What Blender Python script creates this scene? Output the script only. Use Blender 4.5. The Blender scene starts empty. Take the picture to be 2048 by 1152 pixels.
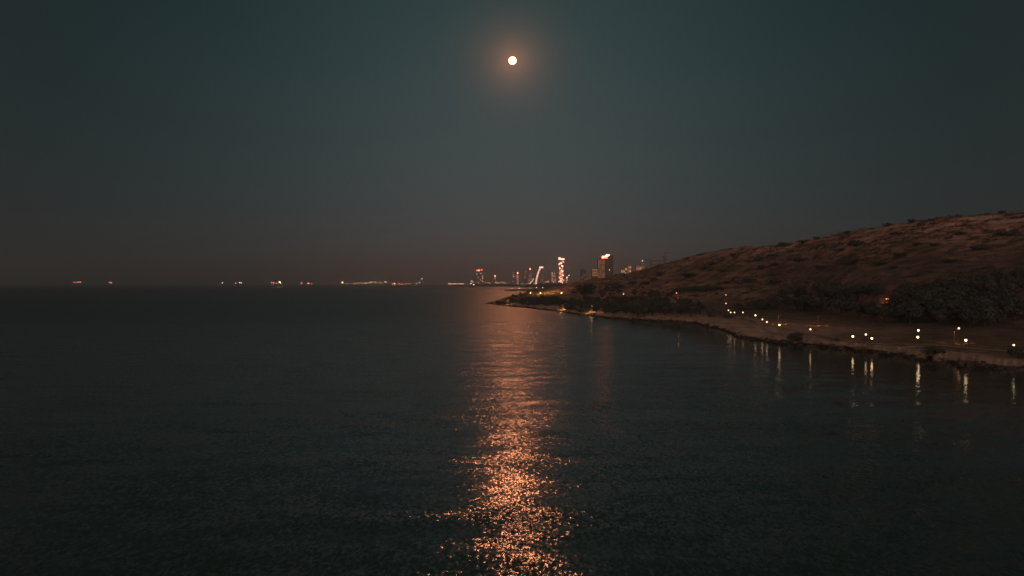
import bpy, bmesh, math, random
import numpy as np
from mathutils import Vector, Matrix

# ---------------------------------------------------------------- camera, sky, exposure
S = bpy.context.scene
C = S.collection
F = 1479.1          # focal length in photo pixels (26 mm on 36 mm, 2048 px)
CX, HY, H = 1024.0, 567.0, 30.0     # image centre, level line, camera height above the sea
cam = bpy.data.cameras.new('camera'); co = bpy.data.objects.new('camera', cam); C.objects.link(co)
cam.lens = 26; cam.sensor_width = 36; cam.clip_start = 0.5; cam.clip_end = 90000
co.location = (0, 0, H)
co.rotation_euler = (math.radians(90) - math.atan((576 - HY) / F), 0, 0)
S.camera = co
S.view_settings.view_transform = 'Standard'; S.view_settings.look = 'None'
S.view_settings.exposure = 0; S.view_settings.gamma = 1; S.view_settings.use_curve_mapping = False
S.cycles.use_denoising = True; S.cycles.use_adaptive_sampling = False; S.cycles.use_light_tree = True
S.cycles.max_bounces = 5; S.cycles.diffuse_bounces = 2; S.cycles.glossy_bounces = 3
S.cycles.transparent_max_bounces = 6; S.cycles.volume_bounces = 0
S.cycles.sample_clamp_direct = 12; S.cycles.sample_clamp_indirect = 1.5
S.cycles.caustics_reflective = False; S.cycles.caustics_refractive = False

def pt(px, py, d):
    """world point at photo pixel (px, py) and distance d along the view axis"""
    return Vector(((px - CX) / F * d, d, H - (py - HY) / F * d))

MOON_PX, MOON_PY = 1025, 122
MOON_DIR = pt(MOON_PX, MOON_PY, 1000.0) - Vector((0, 0, H)); MOON_DIR.normalize()

W = bpy.data.worlds.new('World'); S.world = W; W.use_nodes = True
nt = W.node_tree; nt.nodes.clear()
def wn(t, **k):
    n = nt.nodes.new(t)
    for a, b in k.items(): setattr(n, a, b)
    return n
def wmath(op, a, b=None, c=None):
    n = wn('ShaderNodeMath', operation=op)
    for i, v in enumerate((a, b, c)):
        if v is None: continue
        if isinstance(v, (int, float)): n.inputs[i].default_value = v
        else: nt.links.new(v, n.inputs[i])
    return n.outputs[0]
tc = wn('ShaderNodeTexCoord')
nrm = wn('ShaderNodeVectorMath', operation='NORMALIZE'); nt.links.new(tc.outputs['Generated'], nrm.inputs[0])
sep = wn('ShaderNodeSeparateXYZ'); nt.links.new(nrm.outputs[0], sep.inputs[0])
dot = wn('ShaderNodeVectorMath', operation='DOT_PRODUCT'); nt.links.new(nrm.outputs[0], dot.inputs[0])
dot.inputs[1].default_value = MOON_DIR
ang = wmath('ARCCOSINE', wmath('MINIMUM', dot.outputs['Value'], 1.0))          # angle from the moon, radians
ramp = wn('ShaderNodeValToRGB')
nt.links.new(wmath('MAXIMUM', sep.outputs[2], 0.0), ramp.inputs[0])
SKY = [(0.0, (.080, .076, .073)), (.05, (.062, .073, .076)), (.10, (.046, .070, .075)), (.17, (.038, .068, .073)),
       (.26, (.028, .061, .066)), (.36, (.020, .050, .053)), (.6, (.016, .032, .035)), (1.0, (.012, .022, .025))]
cr = ramp.color_ramp
while len(cr.elements) < len(SKY): cr.elements.new(0.5)
for e, (p, c) in zip(cr.elements, SKY): e.position = p; e.color = (*c, 1)
# brightness falls away from the moon
az = wmath('ARCTAN2', sep.outputs[0], sep.outputs[1])
a2 = wmath('POWER', wmath('ABSOLUTE', wmath('DIVIDE', az, 0.41)), 2.0)
fall = wmath('MULTIPLY_ADD', wmath('DIVIDE', 1.0, wmath('ADD', 1.0, a2)), 0.95, 0.05)
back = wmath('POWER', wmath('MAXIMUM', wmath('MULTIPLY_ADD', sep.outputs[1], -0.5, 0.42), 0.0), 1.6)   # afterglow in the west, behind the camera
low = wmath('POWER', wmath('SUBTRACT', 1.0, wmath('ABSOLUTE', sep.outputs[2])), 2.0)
mixb = wn('ShaderNodeVectorMath', operation='SCALE'); nt.links.new(ramp.outputs[0], mixb.inputs[0]); nt.links.new(fall, mixb.inputs['Scale'])
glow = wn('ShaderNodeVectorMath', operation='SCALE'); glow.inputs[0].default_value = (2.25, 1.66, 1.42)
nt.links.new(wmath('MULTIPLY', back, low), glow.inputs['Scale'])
# aureole: moonlight scattered by thin mist close round the moon
aur1 = wmath('MULTIPLY', wmath('EXPONENT', wmath('MULTIPLY', ang, -1 / 0.021)), 0.30)
aur2 = wmath('MULTIPLY', wmath('EXPONENT', wmath('MULTIPLY', wmath('MULTIPLY', ang, ang), -1 / (0.055 ** 2))), 0.007)
aur = wn('ShaderNodeVectorMath', operation='SCALE'); aur.inputs[0].default_value = (1.0, 0.38, 0.18)
nt.links.new(wmath('ADD', aur1, aur2), aur.inputs['Scale'])
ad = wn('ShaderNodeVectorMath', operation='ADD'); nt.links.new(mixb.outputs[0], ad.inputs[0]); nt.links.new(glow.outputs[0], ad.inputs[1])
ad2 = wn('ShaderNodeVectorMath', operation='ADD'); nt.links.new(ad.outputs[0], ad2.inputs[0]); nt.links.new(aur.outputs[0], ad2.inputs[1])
bg = wn('ShaderNodeBackground'); nt.links.new(ad2.outputs[0], bg.inputs[0]); bg.inputs[1].default_value = 1.0
wo = wn('ShaderNodeOutputWorld'); nt.links.new(bg.outputs[0], wo.inputs[0])

# ---------------------------------------------------------------- helpers
def mat(name, color=(.2, .2, .2), rough=.8, var=0, vscale=1.0, color2=None, emit=None, strength=0, spec=.3, metallic=0, sampled=True):
    m = bpy.data.materials.new(name); m.use_nodes = True
    n = m.node_tree; b = n.nodes['Principled BSDF']
    b.inputs['Roughness'].default_value = rough
    b.inputs['Base Color'].default_value = (*color, 1)
    b.inputs['Specular IOR Level'].default_value = spec
    b.inputs['Metallic'].default_value = metallic
    if color2 or var:
        t = n.nodes.new('ShaderNodeTexCoord'); z = n.nodes.new('ShaderNodeTexNoise')
        z.inputs['Scale'].default_value = vscale; z.inputs['Detail'].default_value = 5
        n.links.new(t.outputs['Object'], z.inputs['Vector'])
        r = n.nodes.new('ShaderNodeValToRGB'); n.links.new(z.outputs[0], r.inputs[0])
        c2 = color2 or tuple(c * (1 - var) for c in color)
        r.color_ramp.elements[0].position = .35; r.color_ramp.elements[0].color = (*c2, 1)
        r.color_ramp.elements[1].position = .65; r.color_ramp.elements[1].color = (*color, 1)
        n.links.new(r.outputs[0], b.inputs['Base Color'])
    if emit:
        b.inputs['Emission Color'].default_value = (*emit, 1)
        b.inputs['Emission Strength'].default_value = strength
        if not sampled: m.cycles.emission_sampling = 'NONE'
    return m

def mesh_obj(name, verts, faces, m, parent=None, smooth=False, kind=None):
    me = bpy.data.meshes.new(name); me.from_pydata([tuple(v) for v in verts], [], faces)
    if m: me.materials.append(m)
    if smooth: me.polygons.foreach_set('use_smooth', [True] * len(me.polygons))
    o = bpy.data.objects.new(name, me); C.objects.link(o)
    if parent: o.parent = parent
    if kind: o['kind'] = kind
    return o

class MB:
    """collects boxes, tubes and balls for ONE mesh"""
    def __init__(s): s.v = []; s.f = []
    def box(s, x0, x1, y0, y1, z0, z1):
        b = len(s.v)
        s.v += [(x0, y0, z0), (x1, y0, z0), (x1, y1, z0), (x0, y1, z0), (x0, y0, z1), (x1, y0, z1), (x1, y1, z1), (x0, y1, z1)]
        s.f += [(b, b+3, b+2, b+1), (b+4, b+5, b+6, b+7), (b, b+1, b+5, b+4), (b+1, b+2, b+6, b+5), (b+2, b+3, b+7, b+6), (b+3, b, b+4, b+7)]
        return s
    def tube(s, pts, rad, n=6):
        pts = [Vector(p) for p in pts]
        rings = []
        for i, p in enumerate(pts):
            t = (pts[min(i+1, len(pts)-1)] - pts[max(i-1, 0)]).normalized()
            a = t.orthogonal().normalized(); b = t.cross(a)
            r = rad[i] if isinstance(rad, (list, tuple)) else rad
            st = len(s.v)
            for k in range(n):
                q = p + (a * math.cos(k * 2 * math.pi / n) + b * math.sin(k * 2 * math.pi / n)) * r
                s.v.append(tuple(q))
            rings.append(st)
        for i in range(len(rings) - 1):
            for k in range(n):
                s.f.append((rings[i] + k, rings[i] + (k+1) % n, rings[i+1] + (k+1) % n, rings[i+1] + k))
        s.f.append(tuple(rings[0] + k for k in reversed(range(n)))); s.f.append(tuple(rings[-1] + k for k in range(n)))
        return s
    def ball(s, c, r, n=8, m=6, sz=1.0):
        st = len(s.v)
        for j in range(1, m):
            a = math.pi * j / m
            for k in range(n):
                b = 2 * math.pi * k / n
                s.v.append((c[0] + r * math.sin(a) * math.cos(b), c[1] + r * math.sin(a) * math.sin(b), c[2] + r * sz * math.cos(a)))
        for j in range(m - 2):
            for k in range(n):
                s.f.append((st + j*n + k, st + (j+1)*n + k, st + (j+1)*n + (k+1) % n, st + j*n + (k+1) % n))
        s.v.append((c[0], c[1], c[2] + r * sz)); s.v.append((c[0], c[1], c[2] - r * sz))
        t, b_ = len(s.v) - 2, len(s.v) - 1
        for k in range(n):
            s.f.append((t, st + k, st + (k+1) % n)); s.f.append((b_, st + (m-2)*n + (k+1) % n, st + (m-2)*n + k))
        return s
    def build(s, name, m, parent=None, smooth=False, kind=None): return mesh_obj(name, s.v, s.f, m, parent, smooth, kind)

def tag(o, label=None, cat=None, group=None, kind=None):
    if label: o['label'] = label
    if cat: o['category'] = cat
    if group: o['group'] = group
    if kind: o['kind'] = kind
    return o

def empty(name, loc, label, cat, group=None, rz=0, scale=1):
    o = bpy.data.objects.new(name, None); C.objects.link(o)
    o.location = loc; o.rotation_euler = (0, 0, rz); o.scale = (scale,) * 3 if not isinstance(scale, tuple) else scale
    o.empty_display_size = 1
    return tag(o, label, cat, group)

def copy_thing(src, loc, label, group=None, rz=0, scale=1, name=None):
    r = src.copy(); C.objects.link(r); r.location = loc; r.rotation_euler = (0, 0, rz)
    r.scale = (scale,) * 3 if not isinstance(scale, tuple) else scale
    if name: r.name = name
    r['label'] = label
    if group: r['group'] = group
    for ch in list(src.children):
        c = ch.copy(); C.objects.link(c); c.parent = r
        for g in ch.children:
            d = g.copy(); C.objects.link(d); d.parent = c
    return r

# numpy value noise
_rs = np.random.RandomState(7); _tab = _rs.rand(256, 256)
def vnoise(x, y):
    xi = np.floor(x).astype(int); yi = np.floor(y).astype(int); fx = x - xi; fy = y - yi
    fx = fx * fx * (3 - 2 * fx); fy = fy * fy * (3 - 2 * fy)
    g = lambda a, b: _tab[a & 255, b & 255]
    return (g(xi, yi) * (1-fx) + g(xi+1, yi) * fx) * (1-fy) + (g(xi, yi+1) * (1-fx) + g(xi+1, yi+1) * fx) * fy
def fbm(x, y, o=4):
    s = 0; a = .5
    for i in range(o): s = s + a * (vnoise(x, y) - .5); x = x * 2.03 + 17; y = y * 2.03 + 9; a *= .5
    return s

# ---------------------------------------------------------------- terrain of the near shore and hill
WK = np.array([(940, 603), (960, 605), (968, 606.5), (985, 608.5), (1000, 610.5), (1020, 613), (1060, 617), (1100, 621.5), (1140, 627), (1180, 632.5),
      (1250, 639.5), (1330, 644), (1390, 648), (1440, 659), (1465, 670), (1500, 681), (1550, 687.5), (1640, 696), (1700, 704), (1750, 711),
      (1800, 717), (1850, 724), (1900, 731), (1950, 737), (2048, 748), (2300, 772), (2700, 800), (3200, 815)], float)
# far edge of the shore shelf: px, y, z
MK = np.array([(940, 604, -6), (960, 606, -4), (968, 606.3, -.8), (985, 604, 1.6), (1000, 601, 3.5), (1020, 598, 5), (1060, 594, 6.5), (1100, 592, 9), (1140, 596, 9),
      (1180, 598, 9), (1250, 600, 9), (1330, 604, 9), (1400, 603, 9), (1500, 612, 8), (1600, 618, 7), (1700, 632, 6.5), (1800, 645, 6),
      (1900, 650, 6), (2048, 655, 6), (2300, 660, 6), (2700, 665, 6), (3200, 670, 6)], float)
# ridge: px, y, depth
RK = np.array([(940, 606, 1300), (960, 606, 1180), (968, 606.0, 1140), (985, 603.2, 1170), (1000, 598.5, 1240), (1020, 592, 1340), (1060, 583, 1440), (1100, 575, 1480),
      (1140, 565.5, 1500), (1200, 555, 1450), (1260, 545, 1350), (1330, 527, 1250), (1400, 507, 1150), (1480, 495, 1050), (1560, 489.5, 980),
      (1620, 479, 930), (1700, 462.5, 850), (1770, 452, 810), (1830, 442, 780), (1900, 432.5, 750), (1960, 429, 730), (2048, 422, 700),
      (2300, 405, 690), (2700, 400, 690), (3200, 400, 690)], float)
def smooth_interp(px, kx, ky, w=9):
    return (np.interp(px - w, kx, ky) + 2 * np.interp(px, kx, ky) + np.interp(px + w, kx, ky)) / 4
def height(px, d):
    px = np.asarray(px, float); d = np.asarray(d, float)
    X = (px - CX) / F * d
    wy = smooth_interp(px, WK[:, 0], WK[:, 1]) + 0.0
    d0 = H * F / (wy - HY)
    d0 = d0 * (1 + 0.035 * fbm(px / 12 + 3, px * 0 + 2.5, 4) * 2)
    my = smooth_interp(px, MK[:, 0], MK[:, 1]); mz = smooth_interp(px, MK[:, 0], MK[:, 2])
    dm = np.maximum((H - mz) * F / (my - HY), d0 + 25)
    rd = np.maximum(smooth_interp(px, RK[:, 0], RK[:, 2]), dm + 20)
    ry = smooth_interp(px, RK[:, 0], RK[:, 1]); rz = H - (ry - HY) / F * rd
    s = d - d0
    land = np.clip((px - 962) / 30, 0, 1)
    lw = np.clip((dm - d0) / 14, 2.5, 12)
    bank = np.interp(s / lw, [-60, -8, 0, .35, .8, 1.3, 2.0], [-6, -1.6, -0.05, .75, 1.3, 2.5, 3.0])
    bank = np.where(bank > 0, bank * land - (1 - land) * .6, bank)
    t1 = np.clip((s - lw * 1.6) / np.maximum(dm - d0 - lw * 1.6, 10), 0, 1)
    z = bank + (mz - 3.0 * land) * t1 ** 1.1 * (bank > 0)
    t2 = np.clip((d - dm) / (rd - dm), 0, 1)
    # slope: slightly concave foot, rounded crest
    z2 = mz + (rz - mz) * (t2 ** 1.12)
    z = np.where(d > dm, z2, z)
    over = np.maximum(d - rd, 0)
    low = np.where(px < 1140, -6.0, 1.0 + 0 * px)
    z = np.where(d > rd, np.maximum(rz - 0.13 * over * (0.35 + np.clip(over / 80, 0, 1)) - .0, low), z)
    up = np.clip((z - 4) / 25, 0, 1)
    z = z + up * (2.6 * fbm(X / 34, d / 34, 3) + 1.2 * fbm(X / 9, d / 9, 3)) * np.clip(1.15 - t2 * .6, .5, 1)
    z = z + up * 0.45 * np.sin(z * 1.15 + 2.5 * fbm(X / 60, d / 60, 2))
    z = z + np.clip(z / 2, 0, 1) * (1.1 * fbm(X / 7 + 50, d / 10, 4) + .5 * fbm(X / 2.2, d / 2.6 + 9, 3)) * (1 - up)
    return z
_dl = np.concatenate([np.arange(190, 700, 1.0), np.arange(700, 1700, 2.0)])
def ground(px, py, off=0.0):
    """point on the near terrain seen at the pixel (off: height of the seen point over the ground)"""
    zr = H - (py - HY) / F * _dl - off
    hh = height(np.full_like(_dl, px), _dl)
    i = np.argmax((hh >= zr) & (hh > 0.15))
    if not ((hh >= zr) & (hh > 0.15)).any(): i = int(np.argmin(np.abs(hh - zr) + 100 * (hh < .15)))
    d = _dl[i]
    return Vector(((px - CX) / F * d, d, float(hh[i])))
def gz(x, y):
    px = CX + x * F / y
    return float(height(np.array([px]), np.array([y]))[0])

cols = np.concatenate([np.arange(944, 2120, 2.6), np.arange(2120, 3200, 12)])
rows = 190 * (2600 / 190) ** (np.arange(430) / 429.)
PX, DD = np.meshgrid(cols, rows, indexing='ij')
ZZ = height(PX, DD); XX = (PX - CX) / F * DD
nc, nr = PX.shape
V = np.stack([XX, DD, ZZ], -1).reshape(-1, 3)
idx = np.arange(nc * nr).reshape(nc, nr)
q = np.stack([idx[:-1, :-1], idx[1:, :-1], idx[1:, 1:], idx[:-1, 1:]], -1)
keep = (np.maximum.reduce([ZZ[:-1, :-1], ZZ[1:, :-1], ZZ[1:, 1:], ZZ[:-1, 1:]]) > -3)
q = q[keep]
used = np.unique(q); remap = np.zeros(nc * nr, int); remap[used] = np.arange(len(used)); V = V[used]; q = remap[q]
me = bpy.data.meshes.new('hillside'); me.vertices.add(len(V)); me.vertices.foreach_set('co', V.astype(np.float32).ravel())
me.loops.add(q.size); me.loops.foreach_set('vertex_index', q.astype(np.int32).ravel())
me.polygons.add(len(q)); me.polygons.foreach_set('loop_start', np.arange(0, q.size, 4, dtype=np.int32))
me.polygons.foreach_set('loop_total', np.full(len(q), 4, np.int32))
me.polygons.foreach_set('use_smooth', np.ones(len(q), bool)); me.update(calc_edges=True); me.validate()
hill = bpy.data.objects.new('hillside', me); C.objects.link(hill); hill['kind'] = 'structure'

def terrain_material():
    m = bpy.data.materials.new('dry_earth'); m.use_nodes = True; n = m.node_tree; b = n.nodes['Principled BSDF']
    L = n.links.new
    def nd(t, **k):
        x = n.nodes.new(t)
        for a, c in k.items(): setattr(x, a, c)
        return x
    g = nd('ShaderNodeNewGeometry'); sp = nd('ShaderNodeSeparateXYZ'); L(g.outputs['Position'], sp.inputs[0])
    def noise(scale, sx=1, sy=1, sz=1, det=6, rough=.6):
        mp = nd('ShaderNodeMapping'); mp.inputs['Scale'].default_value = (sx, sy, sz); L(g.outputs['Position'], mp.inputs[0])
        z = nd('ShaderNodeTexNoise'); z.inputs['Scale'].default_value = scale; z.inputs['Detail'].default_value = det
        z.inputs['Roughness'].default_value = rough; L(mp.outputs[0], z.inputs['Vector']); return z.outputs[0]
    def ramp(src, els):
        r = nd('ShaderNodeValToRGB'); L(src, r.inputs[0])
        while len(r.color_ramp.elements) < len(els): r.color_ramp.elements.new(.5)
        for e, (p, c) in zip(r.color_ramp.elements, els): e.position = p; e.color = (*c, 1)
        return r.outputs[0]
    def mix(f, a, c, t='MIX'):
        x = nd('ShaderNodeMix', data_type='RGBA', blend_type=t)
        if isinstance(f, float): x.inputs[0].default_value = f
        else: L(f, x.inputs[0])
        L(a, x.inputs[6]); L(c, x.inputs[7]); return x.outputs[2]
    soil = ramp(noise(.03, det=8, rough=.65), [(.30, (.21, .108, .078)), (.45, (.43, .215, .158)), (.56, (.56, .285, .208)), (.70, (.70, .38, .28))])
    scrub = ramp(noise(.09, det=7, rough=.7), [(.44, (0, 0, 0)), (.52, (1, 1, 1))])
    dark = nd('ShaderNodeRGB'); dark.outputs[0].default_value = (.085, .062, .046, 1)
    c1 = mix(scrub, dark.outputs[0], soil)
    # terrace lines follow the contours
    band = ramp(noise(.012, sx=1, sy=1, sz=34, det=4, rough=.55), [(.40, (.62, .58, .55)), (.52, (1.0, 1.0, 1.0)), (.64, (1.35, 1.3, 1.25))])
    c2 = mix(.45, c1, band, 'MULTIPLY')
    grain = ramp(noise(.7, det=5, rough=.7), [(.3, (.65, .65, .65)), (.7, (1.3, 1.3, 1.3))])
    c2 = mix(1.0, c2, grain, 'MULTIPLY')
    ba = nd('ShaderNodeAttribute', attribute_name='bare')
    c2 = mix(ba.outputs['Fac'], c2, ramp(noise(.3, det=6, rough=.65), [(.35, (.46, .29, .20)), (.65, (.72, .48, .34))]))
    # shore rock: pale dry ledge, dark wet foot
    rock = ramp(noise(.16, sx=1, sy=.6, det=8, rough=.65), [(.35, (.26, .165, .12)), (.5, (.46, .30, .22)), (.65, (.60, .41, .30))])
    jit = nd('ShaderNodeMath', operation='MULTIPLY_ADD'); L(noise(.12, det=5), jit.inputs[0]); jit.inputs[1].default_value = 3.4; L(sp.outputs[2], jit.inputs[2])
    f1 = nd('ShaderNodeMapRange'); L(jit.outputs[0], f1.inputs[0]); f1.inputs[1].default_value = 5.4; f1.inputs[2].default_value = 7.0
    c3 = mix(f1.outputs[0], rock, c2)
    lawn = ramp(noise(.10, det=7, rough=.65), [(.35, (.085, .062, .044)), (.5, (.17, .115, .082)), (.66, (.27, .18, .13))])
    lf = nd('ShaderNodeMapRange'); yj = nd('ShaderNodeMath', operation='MULTIPLY_ADD'); L(noise(.03, det=5), yj.inputs[0]); yj.inputs[1].default_value = 120; L(sp.outputs[1], yj.inputs[2])
    L(yj.outputs[0], lf.inputs[0]); lf.inputs[1].default_value = 425; lf.inputs[2].default_value = 465; lf.inputs[3].default_value = 1; lf.inputs[4].default_value = 0
    zf = nd('ShaderNodeMapRange'); L(jit.outputs[0], zf.inputs[0]); zf.inputs[1].default_value = 4.0; zf.inputs[2].default_value = 5.2
    zf2 = nd('ShaderNodeMapRange'); L(jit.outputs[0], zf2.inputs[0]); zf2.inputs[1].default_value = 9; zf2.inputs[2].default_value = 13; zf2.inputs[3].default_value = 1; zf2.inputs[4].default_value = 0
    m1 = nd('ShaderNodeMath', operation='MULTIPLY'); L(lf.outputs[0], m1.inputs[0]); L(zf.outputs[0], m1.inputs[1])
    inl = nd('ShaderNodeMath', operation='MULTIPLY'); L(f1.outputs[0], inl.inputs[0]); L(zf2.outputs[0], inl.inputs[1])
    mx = nd('ShaderNodeMath', operation='MAXIMUM'); L(m1.outputs[0], mx.inputs[0]); L(inl.outputs[0], mx.inputs[1])
    c3 = mix(mx.outputs[0], c3, lawn)
    # dense low scrub covers the foot of the slope on the right
    vx = nd('ShaderNodeMapRange', interpolation_type='SMOOTHSTEP'); L(sp.outputs[0], vx.inputs[0]); vx.inputs[1].default_value = 90; vx.inputs[2].default_value = 380
    vj = nd('ShaderNodeMath', operation='MULTIPLY_ADD'); L(noise(.02, det=6, rough=.65), vj.inputs[0]); vj.inputs[1].default_value = 70; L(sp.outputs[2], vj.inputs[2])
    vz = nd('ShaderNodeMapRange', interpolation_type='SMOOTHSTEP'); L(vj.outputs[0], vz.inputs[0]); vz.inputs[1].default_value = 75; vz.inputs[2].default_value = 125; vz.inputs[3].default_value = .88; vz.inputs[4].default_value = 0
    vm = nd('ShaderNodeMath', operation='MULTIPLY'); L(vx.outputs[0], vm.inputs[0]); L(vz.outputs[0], vm.inputs[1])
    c3 = mix(vm.outputs[0], c3, ramp(noise(.12, det=6, rough=.7), [(.4, (.055, .045, .036)), (.62, (.12, .082, .062))]))
    wet = nd('ShaderNodeRGB'); wet.outputs[0].default_value = (.035, .024, .02, 1)
    f2 = nd('ShaderNodeMapRange'); L(jit.outputs[0], f2.inputs[0]); f2.inputs[1].default_value = 2.5; f2.inputs[2].default_value = 3.1
    c4 = mix(f2.outputs[0], wet.outputs[0], c3)
    L(c4, b.inputs['Base Color']); b.inputs['Roughness'].default_value = .95; b.inputs['Specular IOR Level'].default_value = .1
    bp = nd('ShaderNodeBump'); bp.inputs['Strength'].default_value = .7; bp.inputs['Distance'].default_value = 1.0
    L(noise(.5, det=6, rough=.7), bp.inputs['Height']); L(bp.outputs[0], b.inputs['Normal'])
    return m
BARE = [([(1326, 533), (1345, 531), (1378, 527)], 9, 1), ([(1558, 503), (1572, 497), (1584, 491)], 9, 1), ([(1855, 462), (1880, 454), (1905, 449)], 8, .9),
        ([(1925, 441), (1950, 437), (1990, 432)], 10, .9), ([(1735, 462), (1775, 456), (1822, 450)], 5, .7), ([(1235, 567), (1255, 564), (1290, 559)], 10, .8),
        ([(1335, 592), (1400, 588), (1470, 583), (1520, 577)], 13, .55), ([(1330, 603), (1350, 602.5), (1390, 602)], 12, .9), ([(1420, 597), (1480, 594), (1550, 586)], 9, .5),
        ([(1340, 547), (1400, 544), (1470, 549)], 5, .5), ([(1480, 530), (1560, 526), (1640, 529)], 5, .45), ([(1590, 508), (1650, 504), (1700, 503)], 5, .5),
        ([(1600, 551), (1690, 546), (1780, 549)], 6, .45), ([(1715, 500), (1760, 494), (1800, 497)], 5, .6), ([(1160, 572), (1190, 566), (1225, 560)], 12, .5),
        ([(1400, 512), (1440, 505), (1475, 501)], 4, .6), ([(1650, 490), (1690, 483), (1740, 478)], 5, .5), ([(1990, 445), (2030, 440), (2060, 441)], 8, .7),
        ([(1845, 480), (1900, 492), (1960, 486)], 5, .4), ([(1380, 570), (1430, 565)], 7, .4)]
bare = np.zeros(len(V))
for pix, wd, st_ in BARE:
    P_ = []
    for i in range(len(pix) - 1):
        for k in range(12):
            t = k / 11; P_.append(ground(pix[i][0] + (pix[i+1][0] - pix[i][0]) * t, pix[i][1] + (pix[i+1][1] - pix[i][1]) * t))
    A = np.array([(p.x, p.y) for p in P_]); lo = A.min(0) - 40; hi = A.max(0) + 40
    sel = np.where((V[:, 0] > lo[0]) & (V[:, 0] < hi[0]) & (V[:, 1] > lo[1]) & (V[:, 1] < hi[1]))[0]
    dd = np.full(len(sel), 1e9)
    for i in range(len(A) - 1):
        a = A[i]; ab = A[i+1] - a; l2 = max((ab ** 2).sum(), 1e-6); t = np.clip(((V[sel, :2] - a) @ ab) / l2, 0, 1)
        dd = np.minimum(dd, np.hypot(*(V[sel, :2] - a - t[:, None] * ab).T))
    nf = fbm(V[sel, 0] / 8, V[sel, 1] / 14, 4) * 1.6
    bare[sel] = np.maximum(bare[sel], st_ * np.clip(1.25 - dd / (wd * .75) + nf, 0, 1))
at = me.attributes.new('bare', 'FLOAT', 'POINT'); at.data.foreach_set('value', bare.astype(np.float32))
me.materials.append(terrain_material())

# far coastal plain: reaches from behind the cape round the bay to the town and the harbour
def xd(px, d): return ((px - CX) / F * d, d)
coast = [xd(1145, 1560), xd(1128, 2100), xd(1120, 2750), xd(1088, 2930), xd(1050, 2950), xd(1008, 3000), xd(1007, 3080), xd(1040, 3260), xd(1062, 3700),
         xd(1080, 4600), xd(1075, 5600), xd(1040, 6600), xd(1000, 7300), xd(960, 7750), xd(936, 7900), xd(938, 8300), xd(925, 9300), xd(893, 10500), xd(890, 10900),
         xd(905, 12600), xd(830, 12500), xd(780, 12050), xd(676, 12000), xd(672, 12600), xd(760, 13200), xd(900, 15500), xd(1500, 17500), xd(2600, 17000), (14000, 9000), (9000, 2500), (2500, 1550)]
rr = random.Random(5)
vs = [(x, y, 2.2) for x, y in coast] + [(x, y, -3.0) for x, y in coast]
n_ = len(coast)
fs = [tuple(reversed(range(n_)))] + [(i, (i+1) % n_, n_ + (i+1) % n_, n_ + i) for i in range(n_)]
M_plain = mat('far_ground', (.12, .09, .07), .95, var=.5, vscale=.004)
plain = mesh_obj('coastal_plain', vs, fs, M_plain, kind='structure')
bm = bmesh.new(); bm.from_mesh(plain.data); bmesh.ops.recalc_face_normals(bm, faces=bm.faces); bm.to_mesh(plain.data); bm.free()

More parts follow.
